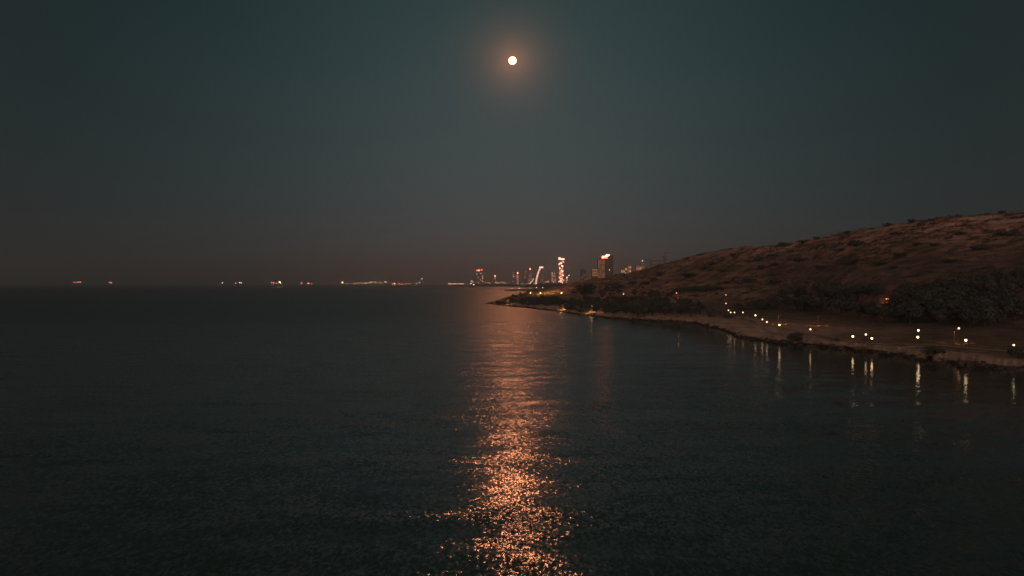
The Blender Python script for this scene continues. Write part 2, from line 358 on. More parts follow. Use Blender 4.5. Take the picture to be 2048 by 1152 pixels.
# ---------------------------------------------------------------- sea
def water_material():
    m = bpy.data.materials.new('sea_water'); m.use_nodes = True; n = m.node_tree; b = n.nodes['Principled BSDF']; L = n.links.new
    def nd(t, **k):
        x = n.nodes.new(t)
        for a, c in k.items(): setattr(x, a, c)
        return x
    def M(op, a, b_=None, c=None):
        x = nd('ShaderNodeMath', operation=op)
        for i, v in enumerate((a, b_, c)):
            if v is None: continue
            if isinstance(v, (int, float)): x.inputs[i].default_value = v
            else: L(v, x.inputs[i])
        return x.outputs[0]
    g = nd('ShaderNodeNewGeometry'); sp = nd('ShaderNodeSeparateXYZ'); L(g.outputs['Position'], sp.inputs[0])
    def noise(scale, sx=1, sy=1, rot=0, det=2, rough=.5, off=0, color=True):
        mp = nd('ShaderNodeMapping'); mp.inputs['Scale'].default_value = (sx, sy, 1); mp.inputs['Rotation'].default_value = (0, 0, math.radians(rot))
        mp.inputs['Location'].default_value = (off, off * .7, off); L(g.outputs['Position'], mp.inputs[0])
        z = nd('ShaderNodeTexNoise'); z.inputs['Scale'].default_value = scale; z.inputs['Detail'].default_value = det
        z.inputs['Roughness'].default_value = rough; L(mp.outputs[0], z.inputs['Vector'])
        return z.outputs[1] if color else z.outputs[0]
    def slope(col, amp):
        s_ = nd('ShaderNodeVectorMath', operation='SUBTRACT'); L(col, s_.inputs[0]); s_.inputs[1].default_value = (.5, .5, .5)
        k = nd('ShaderNodeVectorMath', operation='SCALE'); L(s_.outputs[0], k.inputs[0])
        if isinstance(amp, (int, float)): k.inputs['Scale'].default_value = amp
        else: L(amp, k.inputs['Scale'])
        return k.outputs[0]
    def add(a, c):
        s_ = nd('ShaderNodeVectorMath', operation='ADD'); L(a, s_.inputs[0]); L(c, s_.inputs[1]); return s_.outputs[0]
    ripple = slope(noise(2.3, 1, .5, det=2, rough=.5), .59)
    chop = slope(noise(.75, 1, .8, rot=20, det=2, off=31), .20)
    wave = slope(noise(.10, .6, 1.7, rot=-14, det=3, off=77), .28)
    sl = add(add(ripple, chop), wave)
    # gusts change the height of the ripples; the bay under the shore is sheltered
    gust = nd('ShaderNodeMapRange'); L(noise(.045, .5, 1.6, rot=-12, det=4, rough=.6, off=5, color=False), gust.inputs[0])
    gust.inputs[1].default_value = .36; gust.inputs[2].default_value = .62; gust.inputs[3].default_value = .50; gust.inputs[4].default_value = 1.3
    shelter = nd('ShaderNodeMapRange', interpolation_type='SMOOTHSTEP'); L(sp.outputs[0], shelter.inputs[0])
    shelter.inputs[1].default_value = 45; shelter.inputs[2].default_value = 110; shelter.inputs[3].default_value = 1.0; shelter.inputs[4].default_value = .21
    lanes = nd('ShaderNodeMapRange'); L(noise(.012, .35, 1.5, rot=-8, det=5, rough=.62, off=40, color=False), lanes.inputs[0])
    lanes.inputs[1].default_value = .38; lanes.inputs[2].default_value = .60; lanes.inputs[3].default_value = .75; lanes.inputs[4].default_value = 1.2
    amp = M('MULTIPLY', M('MULTIPLY', gust.outputs[0], lanes.outputs[0]), shelter.outputs[0])
    k = nd('ShaderNodeVectorMath', operation='SCALE'); L(sl, k.inputs[0]); L(amp, k.inputs['Scale'])
    fl = nd('ShaderNodeVectorMath', operation='MULTIPLY'); L(k.outputs[0], fl.inputs[0]); fl.inputs[1].default_value = (1, 1, 0)
    up = nd('ShaderNodeVectorMath', operation='ADD'); L(fl.outputs[0], up.inputs[0]); up.inputs[1].default_value = (0, 0, 1)
    nn = nd('ShaderNodeVectorMath', operation='NORMALIZE'); L(up.outputs[0], nn.inputs[0])
    L(nn.outputs[0], b.inputs['Normal'])
    b.inputs['Base Color'].default_value = (.030, .050, .042, 1)
    r = nd('ShaderNodeMapRange'); L(sp.outputs[1], r.inputs[0]); r.inputs[1].default_value = 100; r.inputs[2].default_value = 700
    r.inputs[3].default_value = .135; r.inputs[4].default_value = .31     # finer unresolved ripples in the open water
    rs = nd('ShaderNodeMapRange'); L(shelter.outputs[0], rs.inputs[0]); rs.inputs[1].default_value = .21; rs.inputs[2].default_value = 1
    rs.inputs[3].default_value = .45; rs.inputs[4].default_value = 1
    L(M('MULTIPLY', r.outputs[0], rs.outputs[0]), b.inputs['Roughness'])
    b.inputs['IOR'].default_value = 1.33
    return m
R = 20500.
vs = []; fs = []
ring = [60, 400, 1500, 5000, 12000, R]; N = 48
vs.append((0, 0, 0))
for r in ring:
    for k in range(N): vs.append((r * math.cos(2*math.pi*k/N), r * math.sin(2*math.pi*k/N), 0))
for k in range(N): fs.append((0, 1 + k, 1 + (k+1) % N))
for i in range(len(ring) - 1):
    for k in range(N):
        a = 1 + i*N; fs.append((a + k, a + N + k, a + N + (k+1) % N, a + (k+1) % N))
sea = mesh_obj('sea', vs, fs, water_material(), kind='structure')
# sea bed under it all
mesh_obj('sea_bed', [(-R, -R, -9), (R, -R, -9), (R, R, -9), (-R, R, -9)], [(0, 1, 2, 3)], mat('sand', (.1, .08, .06), 1), kind='structure')

# ---------------------------------------------------------------- moon
MD = 60000.
mm = MB().ball((0, 0, 0), 1, 32, 20)
M_moon = bpy.data.materials.new('moon_surface'); M_moon.use_nodes = True
n = M_moon.node_tree; n.nodes.clear()
em = n.nodes.new('ShaderNodeEmission'); em.inputs[0].default_value = (1.0, .46, .25, 1); em.inputs[1].default_value = 1650
tcn = n.nodes.new('ShaderNodeTexCoord'); nz = n.nodes.new('ShaderNodeTexNoise'); nz.inputs['Scale'].default_value = 2.2; n.links.new(tcn.outputs['Object'], nz.inputs['Vector'])
cr_ = n.nodes.new('ShaderNodeValToRGB'); cr_.color_ramp.elements[0].position = .35; cr_.color_ramp.elements[0].color = (.8, .25, .10, 1)
cr_.color_ramp.elements[1].position = .6; cr_.color_ramp.elements[1].color = (1, .325, .135, 1)
n.links.new(nz.outputs[0], cr_.inputs[0]); n.links.new(cr_.outputs[0], em.inputs[0])
S.cycles.filter_width = 1.6
ou = n.nodes.new('ShaderNodeOutputMaterial'); n.links.new(em.outputs[0], ou.inputs[0])
moon = mm.build('moon', M_moon, smooth=True)
moon.location = Vector((0, 0, H)) + MOON_DIR * MD; moon.scale = (MD * .0047,) * 3
tag(moon, 'bright full moon high over the sea with a warm haze round it', 'moon')

# ---------------------------------------------------------------- haze
HZ = MB().box(-20900, 20900, -20900, 20900, -10, 480)
M_haze = bpy.data.materials.new('sea_air'); M_haze.use_nodes = True
n = M_haze.node_tree; n.nodes.clear(); pv = n.nodes.new('ShaderNodeVolumePrincipled')
pv.inputs['Color'].default_value = (.93, .99, 1.0, 1); pv.inputs['Density'].default_value = 0.00012; pv.inputs['Anisotropy'].default_value = .75
ou = n.nodes.new('ShaderNodeOutputMaterial'); n.links.new(pv.outputs[0], ou.inputs['Volume'])
haze = HZ.build('haze', M_haze, kind='stuff')

# ---------------------------------------------------------------- tracks and paths on the slope
def ribbon(name, pix, width, m, lift=.3, follow=True):
    pts = []
    for i in range(len(pix) - 1):
        a, b = pix[i], pix[i+1]; ns = max(2, int(math.hypot(b[0]-a[0], b[1]-a[1]) / 4))
        for k in range(ns): t = k / ns; pts.append(ground(a[0] + (b[0]-a[0]) * t, a[1] + (b[1]-a[1]) * t))
    pts.append(ground(*pix[-1]))
    # smooth the plan so that depth jumps do not kink the track
    for _ in range(6):
        q_ = [pts[0]] + [(pts[i-1] + pts[i] * 2 + pts[i+1]) / 4 for i in range(1, len(pts)-1)] + [pts[-1]]; pts = q_
    # resample finely
    fine = []
    for i in range(len(pts) - 1):
        ns = max(1, int((pts[i+1] - pts[i]).length / 3))
        for k in range(ns): fine.append(pts[i].lerp(pts[i+1], k / ns))
    fine.append(pts[-1])
    v = []; f = []; K = 5
    for i, p in enumerate(fine):
        t = (fine[min(i+1, len(fine)-1)] - fine[max(i-1, 0)]); t.z = 0; t.normalize(); s = Vector((-t.y, t.x, 0))
        wv = width * (.8 + .5 * vnoise(np.array([i * .15]), np.array([width]))[0])
        for k in range(K):
            qn = p + s * (k / (K-1) - .5) * wv; v.append((qn.x, qn.y, gz(qn.x, qn.y) + lift))
    for i in range(len(fine) - 1):
        for k in range(K-1): a = i*K + k; f.append((a, a+1, a+K+1, a+K))
    return mesh_obj(name, v, f, m, smooth=True, kind='structure')
M_track = mat('pale_track', (.55, .34, .23), .95, var=.45, vscale=.15)
M_path = mat('park_path', (.42, .30, .22), .9, var=.3, vscale=.4)
ribbon('footpath', [(1464, 633), (1490, 637), (1512, 642), (1524, 653), (1540, 665), (1565, 670), (1600, 677), (1660, 689), (1720, 694), (1790, 697), (1850, 694)], 2.6, M_path)
ribbon('footpath', [(1464, 633), (1500, 635), (1545, 652), (1620, 667), (1700, 682), (1760, 690), (1850, 690), (1960, 700), (2047, 706)], 2.4, M_path)

# ---------------------------------------------------------------- vegetation
M_leaf = [mat('foliage_a', (.105, .108, .085), .9, var=.45, vscale=1.5), mat('foliage_b', (.085, .095, .075), .9, var=.4, vscale=1.5), mat('foliage_c', (.12, .11, .085), .9, var=.5, vscale=1.5)]
M_bark = mat('bark', (.07, .05, .035), .95, var=.4, vscale=6)
def crown_mesh(seed, shape, n_clump=26, per=46, leaf=.05):
    """unit crown: height 1 (from z=.0 to 1), leaf sized faces gathered in clumps round limbs"""
    r = random.Random(seed); v = []; f = []
    for _ in range(n_clump):
        while True:
            x, y, z = r.uniform(-1, 1), r.uniform(-1, 1), r.uniform(-1, 1)
            if x*x + y*y + z*z < 1: break
        if shape == 'round': c = (x * .40, y * .40, .60 + z * .30)
        elif shape == 'pine': c = (x * .44, y * .44, .74 + z * .17 + .08 * (1 - x*x - y*y))
        elif shape == 'bush': c = (x * .60, y * .60, .30 + (z * .30 if z > 0 else z * .2))
        else:
            zz = (z + 1) / 2; w = .16 * (1.1 - zz) + .05; c = (x * w, y * w, .12 + zz * .82)
        cr = r.uniform(.09, .19) * (.55 if shape == 'tall' else 1)
        for _k in range(per):
            while True:
                a, b, d = r.uniform(-1, 1), r.uniform(-1, 1), r.uniform(-1, 1)
                if a*a + b*b + d*d < 1: break
            p = Vector((c[0] + a * cr, c[1] + b * cr, max(.02, c[2] + d * cr * .8)))
            t = Vector((r.gauss(0, 1), r.gauss(0, 1), r.gauss(0, .7))).normalized(); s = t.orthogonal().normalized(); s.rotate(Matrix.Rotation(r.uniform(0, 6.3), 3, t))
            u = t.cross(s); l = leaf * r.uniform(.6, 1.5); k = len(v)
            v += [tuple(p - s * l), tuple(p + u * l * .6), tuple(p + s * l), tuple(p - u * l * .6)]; f.append((k, k+1, k+2, k+3))
    return v, f
def make_tree(name, shape, seed, label, cat, loc=(0, 0, -50), leafmat=0):
    t = empty(name, loc, label, cat)
    r = random.Random(seed * 3 + 1); tr = MB()
    hh = {'round': .5, 'pine': .66, 'bush': .3, 'tall': .6}[shape]; rad = {'round': .035, 'pine': .028, 'bush': .03, 'tall': .02}[shape]
    lean = r.uniform(-.04, .04)
    tr.tube([(0, 0, -.04), (lean * .4, 0, hh * .5), (lean, lean * .5, hh)], [rad * 1.3, rad, rad * .6], 6)
    for k in range(5):
        a = r.uniform(0, 6.28); sp_ = {'round': .25, 'pine': .3, 'bush': .4, 'tall': .07}[shape] * r.uniform(.7, 1.2)
        z0 = hh * r.uniform(.55, .95)
        tr.tube([(lean, 0, z0), (lean + math.cos(a) * sp_ * .5, math.sin(a) * sp_ * .5, z0 + .09), (lean + math.cos(a) * sp_, math.sin(a) * sp_, z0 + .2)], [rad * .55, rad * .4, rad * .2], 5)
    tr.build('trunk', M_bark, t)
    v, f = crown_mesh(seed, shape, 30 if shape != 'tall' else 26)
    mesh_obj('crown', v, f, M_leaf[leafmat], t)
    return t
protos = {}
def proto(kind, k):
    return protos[(kind, k)]
used_proto = set()
NAMES = {'round': ('broad_tree', 'tree'), 'pine': ('umbrella_pine', 'tree'), 'bush': ('shrub', 'shrub'), 'tall': ('cypress_tree', 'tree')}
_i = 0
for kind in NAMES:
    for k in range(4):
        protos[(kind, k)] = make_tree(NAMES[kind][0], kind, 11 + _i * 7, 'x', NAMES[kind][1], leafmat=(_i % 3)); _i += 1
_rt = random.Random(99)
def plant(kind, p, h, label, group=None, wide=1.0):
    """put one plant of height h (m) at world point p"""
    k = _rt.randrange(4); src = proto(kind, k); rz = _rt.uniform(0, 6.28)
    sc = (h * wide, h * wide * _rt.uniform(.9, 1.1), h)
    if (kind, k) not in used_proto:
        used_proto.add((kind, k)); src.location = p; src.scale = sc; src.rotation_euler = (0, 0, rz); src['label'] = label
        if group: src['group'] = group
        return src
    r = copy_thing(src, p, label, None, rz, sc)
    if 'group' in r.keys(): del r['group']
    if group: r['group'] = group
    return r
def plant_px(kind, px, pyb, hpx, label, group=None, wide=1.0, hmax=30):
    p = ground(px, pyb); h = min(hpx / F * p.y, hmax)
    p.z -= .15 * (1 if kind != 'bush' else 1.5)
    return plant(kind, p, h, label, group, wide)

# shrubs and trees that stand apart: px, foot y, height px, kind, width factor, label
single = [
 (1590, 683, 29, 'bush', 1.0, 'round dark bush on the pale bank below the park lamps'),
 (1868, 709, 27, 'bush', 1.25, 'wide dark bush beside the shore path under the pair of lamps'),
 (2036, 716, 31, 'bush', 1.1, 'dark bush cut by the right edge of the view near the shore'),
 (1427, 634, 26, 'bush', .9, 'dark bush left of the lamp cluster on the pale shore ledge'),
 (1455, 636, 10, 'bush', 1.3, 'small low bush ringed by a pale kerb below the lamp cluster'),
 (1674, 683, 9, 'bush', .7, 'tiny clipped bush on the lawn right of the single mid park lamp'),
 (1170, 596, 32, 'round', 1.35, 'biggest dark tree on the cape, right of the floodlit clearing'),
 (1696, 468, 9, 'bush', 1.3, 'bush breaking the ridge line, leftmost of the three ridge humps'),
 (1775, 453, 11, 'bush', 1.2, 'squat bush on the ridge line between its two neighbours'),
 (1823, 446, 13, 'bush', 1.0, 'tallest bush on the ridge line of the right hill'),
 (2003, 428, 9, 'bush', 1.2, 'bush on the ridge line near the right edge of the view'),
 (1742, 459, 6, 'bush', 1.6, 'low wide bush on the ridge line left of the squat ridge bush'),
 (1863, 441, 6, 'bush', 1.8, 'flat thicket on the ridge line right of the tallest ridge bush'),
 (1565, 493, 14, 'bush', 1.0, 'dark bush on the crest just above the pale diagonal track'),
 (1606, 486, 9, 'bush', 2.2, 'long thicket along the crest right of the pale diagonal track'),
 (1632, 478, 8, 'bush', 1.3, 'small bush on the crest past the long thicket'),
 (1460, 498, 4, 'bush', 3.0, 'flat scrub patch on the crest where the hill starts to level'),
 (1400, 512, 6, 'bush', 2.2, 'low scrub on the crest right of the block with the crane'),
 (1375, 518, 5, 'bush', 2.6, 'flat scrub on the crest nearest the block with the crane'),
 (1710, 493, 15, 'bush', 1.3, 'isolated round bush high on the right slope below the ridge'),
 (1790, 470, 8, 'bush', 2.4, 'long dark scrub just below the squat ridge bush'),
 (1835, 491, 8, 'bush', 2.0, 'scrub clump left of centre on the upper right slope'),
 (1871, 491, 7, 'bush', 2.2, 'scrub clump right beside the other one on the upper slope'),
 (1803, 512, 9, 'bush', 2.2, 'dark scrub clump in mid slope above the lit hut'),
 (1762, 530, 10, 'bush', 1.8, 'scrub clump in mid slope down and left of its neighbour'),
 (1705, 526, 10, 'bush', 2.3, 'wide scrub patch in mid slope above the pines'),
 (1790, 537, 6, 'bush', 2.4, 'low scrub patch just above the pines of the wood'),
 (1466, 513, 10, 'bush', .9, 'lone bush on the upper left slope below the crest'),
 (1516, 522, 11, 'bush', 1.1, 'lone bush on the upper slope left of the diagonal track'),
 (1485, 501, 5, 'bush', 1.5, 'small bush close under the crest'),
 (1422, 531, 10, 'bush', 1.2, 'bush on the left slope above the long hedge'),
 (1408, 540, 9, 'bush', 1.9, 'bush touching the one above it on the left slope'),
 (1450, 542, 5, 'bush', 3.0, 'flat scrub streak in the middle of the left slope'),
 (1376, 553, 9, 'bush', 2.3, 'scrub patch on the slope above the left end of the long hedge'),
 (1320, 552, 10, 'bush', 1.3, 'bush at the left foot of the slope above the trees'),
 (1307, 561, 8, 'bush', 1.4, 'bush just below and left of the one at the foot of the slope'),
 (1290, 569, 8, 'bush', 1.7, 'bush by the pale track at the low end of the hill'),
 (1265, 568, 8, 'bush', 1.6, 'bush at the left end of the pale low track'),
 (1232, 577, 13, 'bush', 1.6, 'dark bush on the low slope above the cape trees'),
 (1545, 552, 7, 'bush', 1.6, 'scrub clump in mid slope above the right half of the park'),
 (1551, 567, 10, 'bush', 1.6, 'larger scrub clump directly under its smaller neighbour'),
 (1497, 564, 8, 'bush', 2.8, 'long scrub streak right of the end of the long hedge'),
 (1453, 567, 6, 'bush', 1.9, 'scrub at the upper right end of the long hedge'),
 (1525, 538, 9, 'bush', 1.8, 'scrub clump in mid slope below the lone upper bush'),
 (1548, 531, 8, 'bush', 1.5, 'scrub clump above and right of its darker neighbour'),
 (1545, 513, 6, 'bush', 2.2, 'thin scrub streak under the diagonal track'),
 (1600, 522, 13, 'bush', 1.9, 'broad scrub clump on the slope below the long crest thicket'),
 (1640, 537, 8, 'bush', 2.0, 'scrub clump above the left end of the wood'),
 (1680, 503, 8, 'bush', 2.0, 'scrub streak left of the isolated round bush'),
 (1905, 525, 9, 'bush', 2.6, 'dim scrub streak on the far right slope'),
 (1960, 500, 12, 'bush', 2.0, 'dim thicket on the upper right slope near the picture edge'),
 (2010, 470, 10, 'bush', 2.2, 'dim thicket under the ridge at the right edge'),
 (1920, 470, 8, 'bush', 2.0, 'dark scrub under the pale cliff of the ridge'),
 (1896, 478, 7, 'bush', 1.6, 'small dark scrub clump left of the scrub under the cliff'),
]
for px, py, hp, kd, wd, lb in single:
    crest = 'crest' in lb or 'ridge line' in lb
    plant_px(kd, px, py, hp * (1.0 if hp > 20 or crest else 1.3), lb, None, wd * (1.15 if crest else 1))
for px, py, hp, kd, wd, lb in [
 (1642, 604, 52, 'round', .8, 'tallest tree of the wood, rising above the others at its left half'),
 (1668, 600, 40, 'round', 1.0, 'tall tree just right of the tallest tree of the wood'),
 (1600, 606, 30, 'pine', 1.1, 'pine at the upper left of the wood, left of the tallest tree'),
 (1566, 604, 27, 'round', 1.1, 'tree at the upper left corner of the wood'),
 (1716, 597, 34, 'round', 1.1, 'broad tree left of the lit hut on the upper edge of the wood'),
 (1745, 598, 30, 'pine', 1.0, 'pine directly left of the lit hut'),
 (1806, 600, 26, 'round', 1.2, 'tree directly right of the lit hut'),
 (1855, 594, 30, 'round', 1.3, 'broad tree on the upper edge of the wood right of the hut'),
 (1520, 612, 16, 'round', 1.3, 'low round tree at the left end of the wood'),
 ]: plant_px(kd, px, py, hp, lb, None, wd)
# the long hedge in the middle of the left slope
_hr = random.Random(3)
for k in range(26):
    t = k / 25; px = 1349 + 96 * t; hp = 9 + 5 * math.sin(t * math.pi) + _hr.uniform(-1, 1)
    plant_px('bush', px, 584 - 5.5 * t + _hr.uniform(-1, 1), hp, 'one bush of the long dark hedge across the left slope', 'bushes of the long hedge on the slope', 1.15)

def zone(n, poly, kinds, hm, label, group, seed, mind=3.5):
    """n plants with their feet in an image-space polygon, spaced out on the ground, heights hm in metres"""
    r = random.Random(seed); xs = [p[0] for p in poly]; ys = [p[1] for p in poly]; pts = []; tries = 0
    def inside(x, y):
        c = False; j = len(poly) - 1
        for i in range(len(poly)):
            if (poly[i][1] > y) != (poly[j][1] > y) and x < (poly[j][0] - poly[i][0]) * (y - poly[i][1]) / (poly[j][1] - poly[i][1]) + poly[i][0]: c = not c
            j = i
        return c
    while len(pts) < n and tries < n * 14:
        tries += 1; x, y = r.uniform(min(xs), max(xs)), r.uniform(min(ys), max(ys))
        if not inside(x, y): continue
        p = ground(x, y)
        if p.z < 1.3 or any((p.x - a.x) ** 2 + (p.y - a.y) ** 2 < mind * mind for a in pts): continue
        pts.append(p); p = p.copy(); p.z -= .3; h = r.uniform(*hm)
        if 1750 < x < 1792 and y > 598: h = min(h, (y - 605) / F * p.y)        # the hut shows over these
        if h < 2: continue
        tp = (x - min(xs)) / (max(xs) - min(xs)); part = ('left end', 'left middle', 'right middle', 'right end')[min(3, int(tp * 4))] if n > 20 else ''
        lb_, gp_ = (label + ', in its ' + part, group + ', ' + part) if part else (label, group)
        if len(lb_.split()) > 16: lb_ = ' '.join(label.replace(' at the foot of the hill', '').split()) + ', ' + part
        plant(r.choice(kinds), p, h, lb_, gp_, r.uniform(.9, 1.3))
zone(95, [(1500, 622), (1560, 612), (1600, 600), (1650, 590), (1700, 590), (1760, 592), (1760, 598), (1790, 604), (1800, 598), (1860, 590), (2046, 585), (2046, 656), (1900, 655), (1800, 648), (1740, 645), (1650, 628), (1560, 628)],
     ['round', 'round', 'pine', 'round'], (6, 15), 'one dark tree of the wood behind the park at the foot of the hill', 'trees of the dark wood behind the park', 1, 6)
zone(30, [(1820, 590), (2046, 560), (2046, 590), (1830, 600)], ['round', 'pine'], (6, 10), 'one dark tree on the shaded slope above the right half of the wood', 'trees on the shaded slope at the right', 2, 6)
zone(16, [(1470, 618), (1530, 612), (1560, 620), (1480, 622)], ['round', 'bush'], (5, 8), 'one low tree of the row behind the lamp cluster', 'low trees behind the lamp cluster', 4, 5)
zone(60, [(1262, 603), (1300, 606), (1380, 612), (1402, 616), (1400, 634), (1370, 637), (1300, 636), (1250, 632)], ['round', 'round', 'pine'], (7, 10.5),
     'one dark tree of the shore grove left of the pale ledge', 'trees of the shore grove left of the ledge', 5, 6)
zone(90, [(1140, 600), (1262, 603), (1255, 634), (1180, 626), (1120, 620), (1120, 606)], ['round', 'round', 'bush'], (5, 9), 'one dark tree of the grove in the middle of the cape', 'trees in the middle of the cape', 6, 5)
zone(120, [(1008, 605), (1060, 598), (1120, 597), (1125, 612), (1060, 612), (1008, 609)], ['round', 'bush', 'round'], (4, 7), 'one dark tree of the grove towards the tip of the cape', 'trees towards the tip of the cape', 7, 4)
zone(7, [(990, 606.5), (1010, 605), (1010, 609), (992, 608.5)], ['bush'], (3.5, 6), 'one bush of the low clump at the tip of the cape', 'bushes at the tip of the cape', 8, 6)
zone(14, [(1025, 590), (1058, 584), (1058, 592), (1025, 596)], ['round', 'bush'], (4, 7), 'one small tree on the far side of the cape left of the floodlit clearing', 'trees left of the floodlit clearing', 9, 7)
zone(26, [(1140, 572), (1290, 575), (1290, 598), (1150, 592)], ['bush', 'round'], (4, 7.5), 'one dark bush on the low slope between cape and hill', 'bushes on the low slope between cape and hill', 10, 9)
zone(16, [(1300, 584), (1345, 590), (1345, 600), (1290, 598)], ['bush', 'round'], (4, 7), 'one dark bush left of the orange lit pole', 'bushes left of the orange lit pole', 12, 7)
for k, u in protos.items():
    if k not in used_proto:
        for c in list(u.children): bpy.data.objects.remove(c)
        bpy.data.objects.remove(u)

# small scrub that nobody could count: one object of leaf faces over the slope
def scrub():
    r = random.Random(21); v = []; f = []; made = 0
    while made < 2300:
        px = r.uniform(1150, 2060); d = r.uniform(500, 1450); 
        z = float(height(np.array([px]), np.array([d]))[0]); x = (px - CX) / F * d
        if z < 10 or fbm(np.array([x / 70.]), np.array([d / 45.]), 3)[0] < -.05: continue
        ry = np.interp(px, RK[:, 0], RK[:, 2])
        if d > ry + 5: continue
        made += 1; rad = r.choice((r.uniform(.7, 1.6), r.uniform(1.2, 3.4))); 
        for _k in range(30):
            a = r.uniform(0, 6.28); q_ = rad * math.sqrt(r.random()) * 1.3; zz = r.uniform(0, 1) * rad * .8 * (1 - (q_ / rad / 1.4) ** 2)
            p = Vector((x + math.cos(a) * q_ * 1.2, d + math.sin(a) * q_, z + zz))
            t = Vector((r.gauss(0, 1), r.gauss(0, 1), r.gauss(0, .7))).normalized(); s = t.orthogonal().normalized(); u = t.cross(s); l = rad * .2 * r.uniform(.6, 1.5); k = len(v)
            v += [tuple(p - s * l), tuple(p + u * l * .6), tuple(p + s * l), tuple(p - u * l * .6)]; f.append((k, k+1, k+2, k+3))
    o = mesh_obj('dry_scrub', v, f, mat('scrub_leaf', (.085, .066, .044), .9, var=.5, vscale=.8), kind='stuff')
    o['label'] = 'low dry scrub dotted over the brown hillside'
scrub()
def shore_rocks():
    r = random.Random(31); v = []; f = []
    ks = np.linspace(975, 2100, 1500)
    for px in ks:
        px += r.uniform(-2, 2); wy = float(smooth_interp(np.array([px]), WK[:, 0], WK[:, 1])[0]); d0 = H * F / (wy - HY)
        d = d0 + r.uniform(-3, 9); x = (px - CX) / F * d; z = gz(x, d); s = (r.uniform(.2, .8) if r.random() < .8 else r.uniform(.8, 1.9)) * (.6 + fbm(np.array([px / 9.]), np.array([1.3]), 2)[0] * 1.6)
        k = len(v); nseg = 6
        for j, (rr_, zz) in enumerate(((1, -.3), (.9, .25), (.45, .6))):
            for q_ in range(nseg):
                a = q_ * 2 * math.pi / nseg + j * .3; w = s * rr_ * r.uniform(.75, 1.25)
                v.append((x + math.cos(a) * w * 1.2, d + math.sin(a) * w, z + zz * s * r.uniform(.8, 1.2)))
        for j in range(2):
            for q_ in range(nseg): f.append((k + j*nseg + q_, k + j*nseg + (q_+1) % nseg, k + (j+1)*nseg + (q_+1) % nseg, k + (j+1)*nseg + q_))
        f.append(tuple(k + 2*nseg + q_ for q_ in range(nseg)))
    o = mesh_obj('shore_rocks', v, f, mat('wet_rock', (.11, .075, .055), .8, var=.6, vscale=.3), kind='stuff')
    o['label'] = 'dark broken rocks along the water line'
shore_rocks()

# ---------------------------------------------------------------- lamps along the shore
WARM = (1.0, .64, .33)
M_pole = mat('lamp_pole_paint', (.06, .055, .05), .5, spec=.5)
M_glass = mat('lit_lamp_glass', (.8, .7, .5), .4, emit=WARM, strength=6.5)
M_glass_soft = mat('soft_lamp_glass', (.8, .7, .5), .4, emit=WARM, strength=2.8)
M_glass_dim = mat('dim_lamp_glass', (.8, .7, .5), .4, emit=(1, .7, .35), strength=16)
def make_lamp(label, hpole=4.6, glass=None, r=.42):
    t = empty('park_lamp', (0, 0, -50), label, 'street lamp', 'lit park lamps')
    MB().tube([(0, 0, -.4), (0, 0, .5)], [.16, .12], 8).build('base', M_pole, t)
    MB().tube([(0, 0, .5), (0, 0, hpole)], [.075, .05], 8).build('pole', M_pole, t)
    MB().ball((0, 0, hpole + r * .85), r, 10, 8).build('globe', glass or M_glass, t, smooth=True)
    MB().tube([(0, 0, hpole + r * 1.66), (0, 0, hpole + r * 1.8)], [.3, .12], 8).build('cap', M_pole, t)
    return t
lamps = [
 (1247, 588, 'park lamp on the cape, upper of the two close together in the trees'),
 (1240, 596, 'park lamp on the cape, lower left of the two close together in the trees'),
 (1311, 597, 'park lamp above the shore grove, left of the orange lit pole'),
 (1395, 606, 'park lamp at the right end of the shore grove, above the dark trees'),
 (1452, 590, 'highest lamp straight above the lamp cluster'),
 (1452, 607, 'lamp midway below the highest one and above the cluster'),
 (1457, 621, 'first lamp of the tight cluster, at its upper left'),
 (1461.5, 625, 'smallest lamp of the tight cluster, below the first'),
 (1469, 625, 'lamp at the right side of the tight cluster'),
 (1486, 625, 'lamp standing alone just right of the cluster'),
 (1511, 631, 'lamp where the row starts to step down to the right'),
 (1525, 639, 'left lamp of the close pair halfway down the row'),
 (1534, 644, 'right lamp of the close pair halfway down the row'),
 (1559, 650, 'lamp above and left of the round bush on the bank'),
 (1621, 659, 'lamp above and right of the round bush on the bank'),
 (1706, 673, 'left lamp of the three on the lawn in the middle of the park'),
 (1732, 669, 'upper lamp of the three on the lawn in the middle of the park'),
 (1744, 677, 'right and lowest lamp of the three on the lawn'),
 (1837, 661, 'upper lamp of the pair one above the other'),
 (1836, 675, 'lower lamp of the pair one above the other'),
 (1918, 657, 'farther lamp by the dark wood near the right edge'),
 (1932, 682, 'nearest bright lamp, by the shore path right of the wide bush'),
]
def offz(px, py): return 5.0
L0 = make_lamp('x')
for i, (px, py, lb) in enumerate(lamps):
    p = ground(px, py, 4.95)
    if i == 0: o = L0; o.location = p; o['label'] = lb
    else: o = copy_thing(L0, p, lb)
    if 'cluster' in lb or 'pair halfway' in lb or 'steps down' in lb or px in (1621, 1732, 1918, 1311):
        for c in o.children:
            if c.name.startswith('globe'):
                if 'soft_globe' not in bpy.data.meshes: m_ = c.data.copy(); m_.name = 'soft_globe'; m_.materials[0] = M_glass_soft
                c.data = bpy.data.meshes['soft_globe']
L1 = make_lamp('x', 4.6, M_glass_dim, .36)
for i, (px, py, lb) in enumerate([(1183, 595, 'dim lamp half hidden in the cape trees, with lit leaves under it'),
                                  (1188, 613, 'tiny dim lamp low in the trees near the water of the cape'),
                                  ]):
    p = ground(px, py, 4.95)
    if i == 0: o = L1; o.location = p; o['label'] = lb; o['group'] = 'dim park lamps'
    else: o = copy_thing(L1, p, lb, 'dim park lamps')

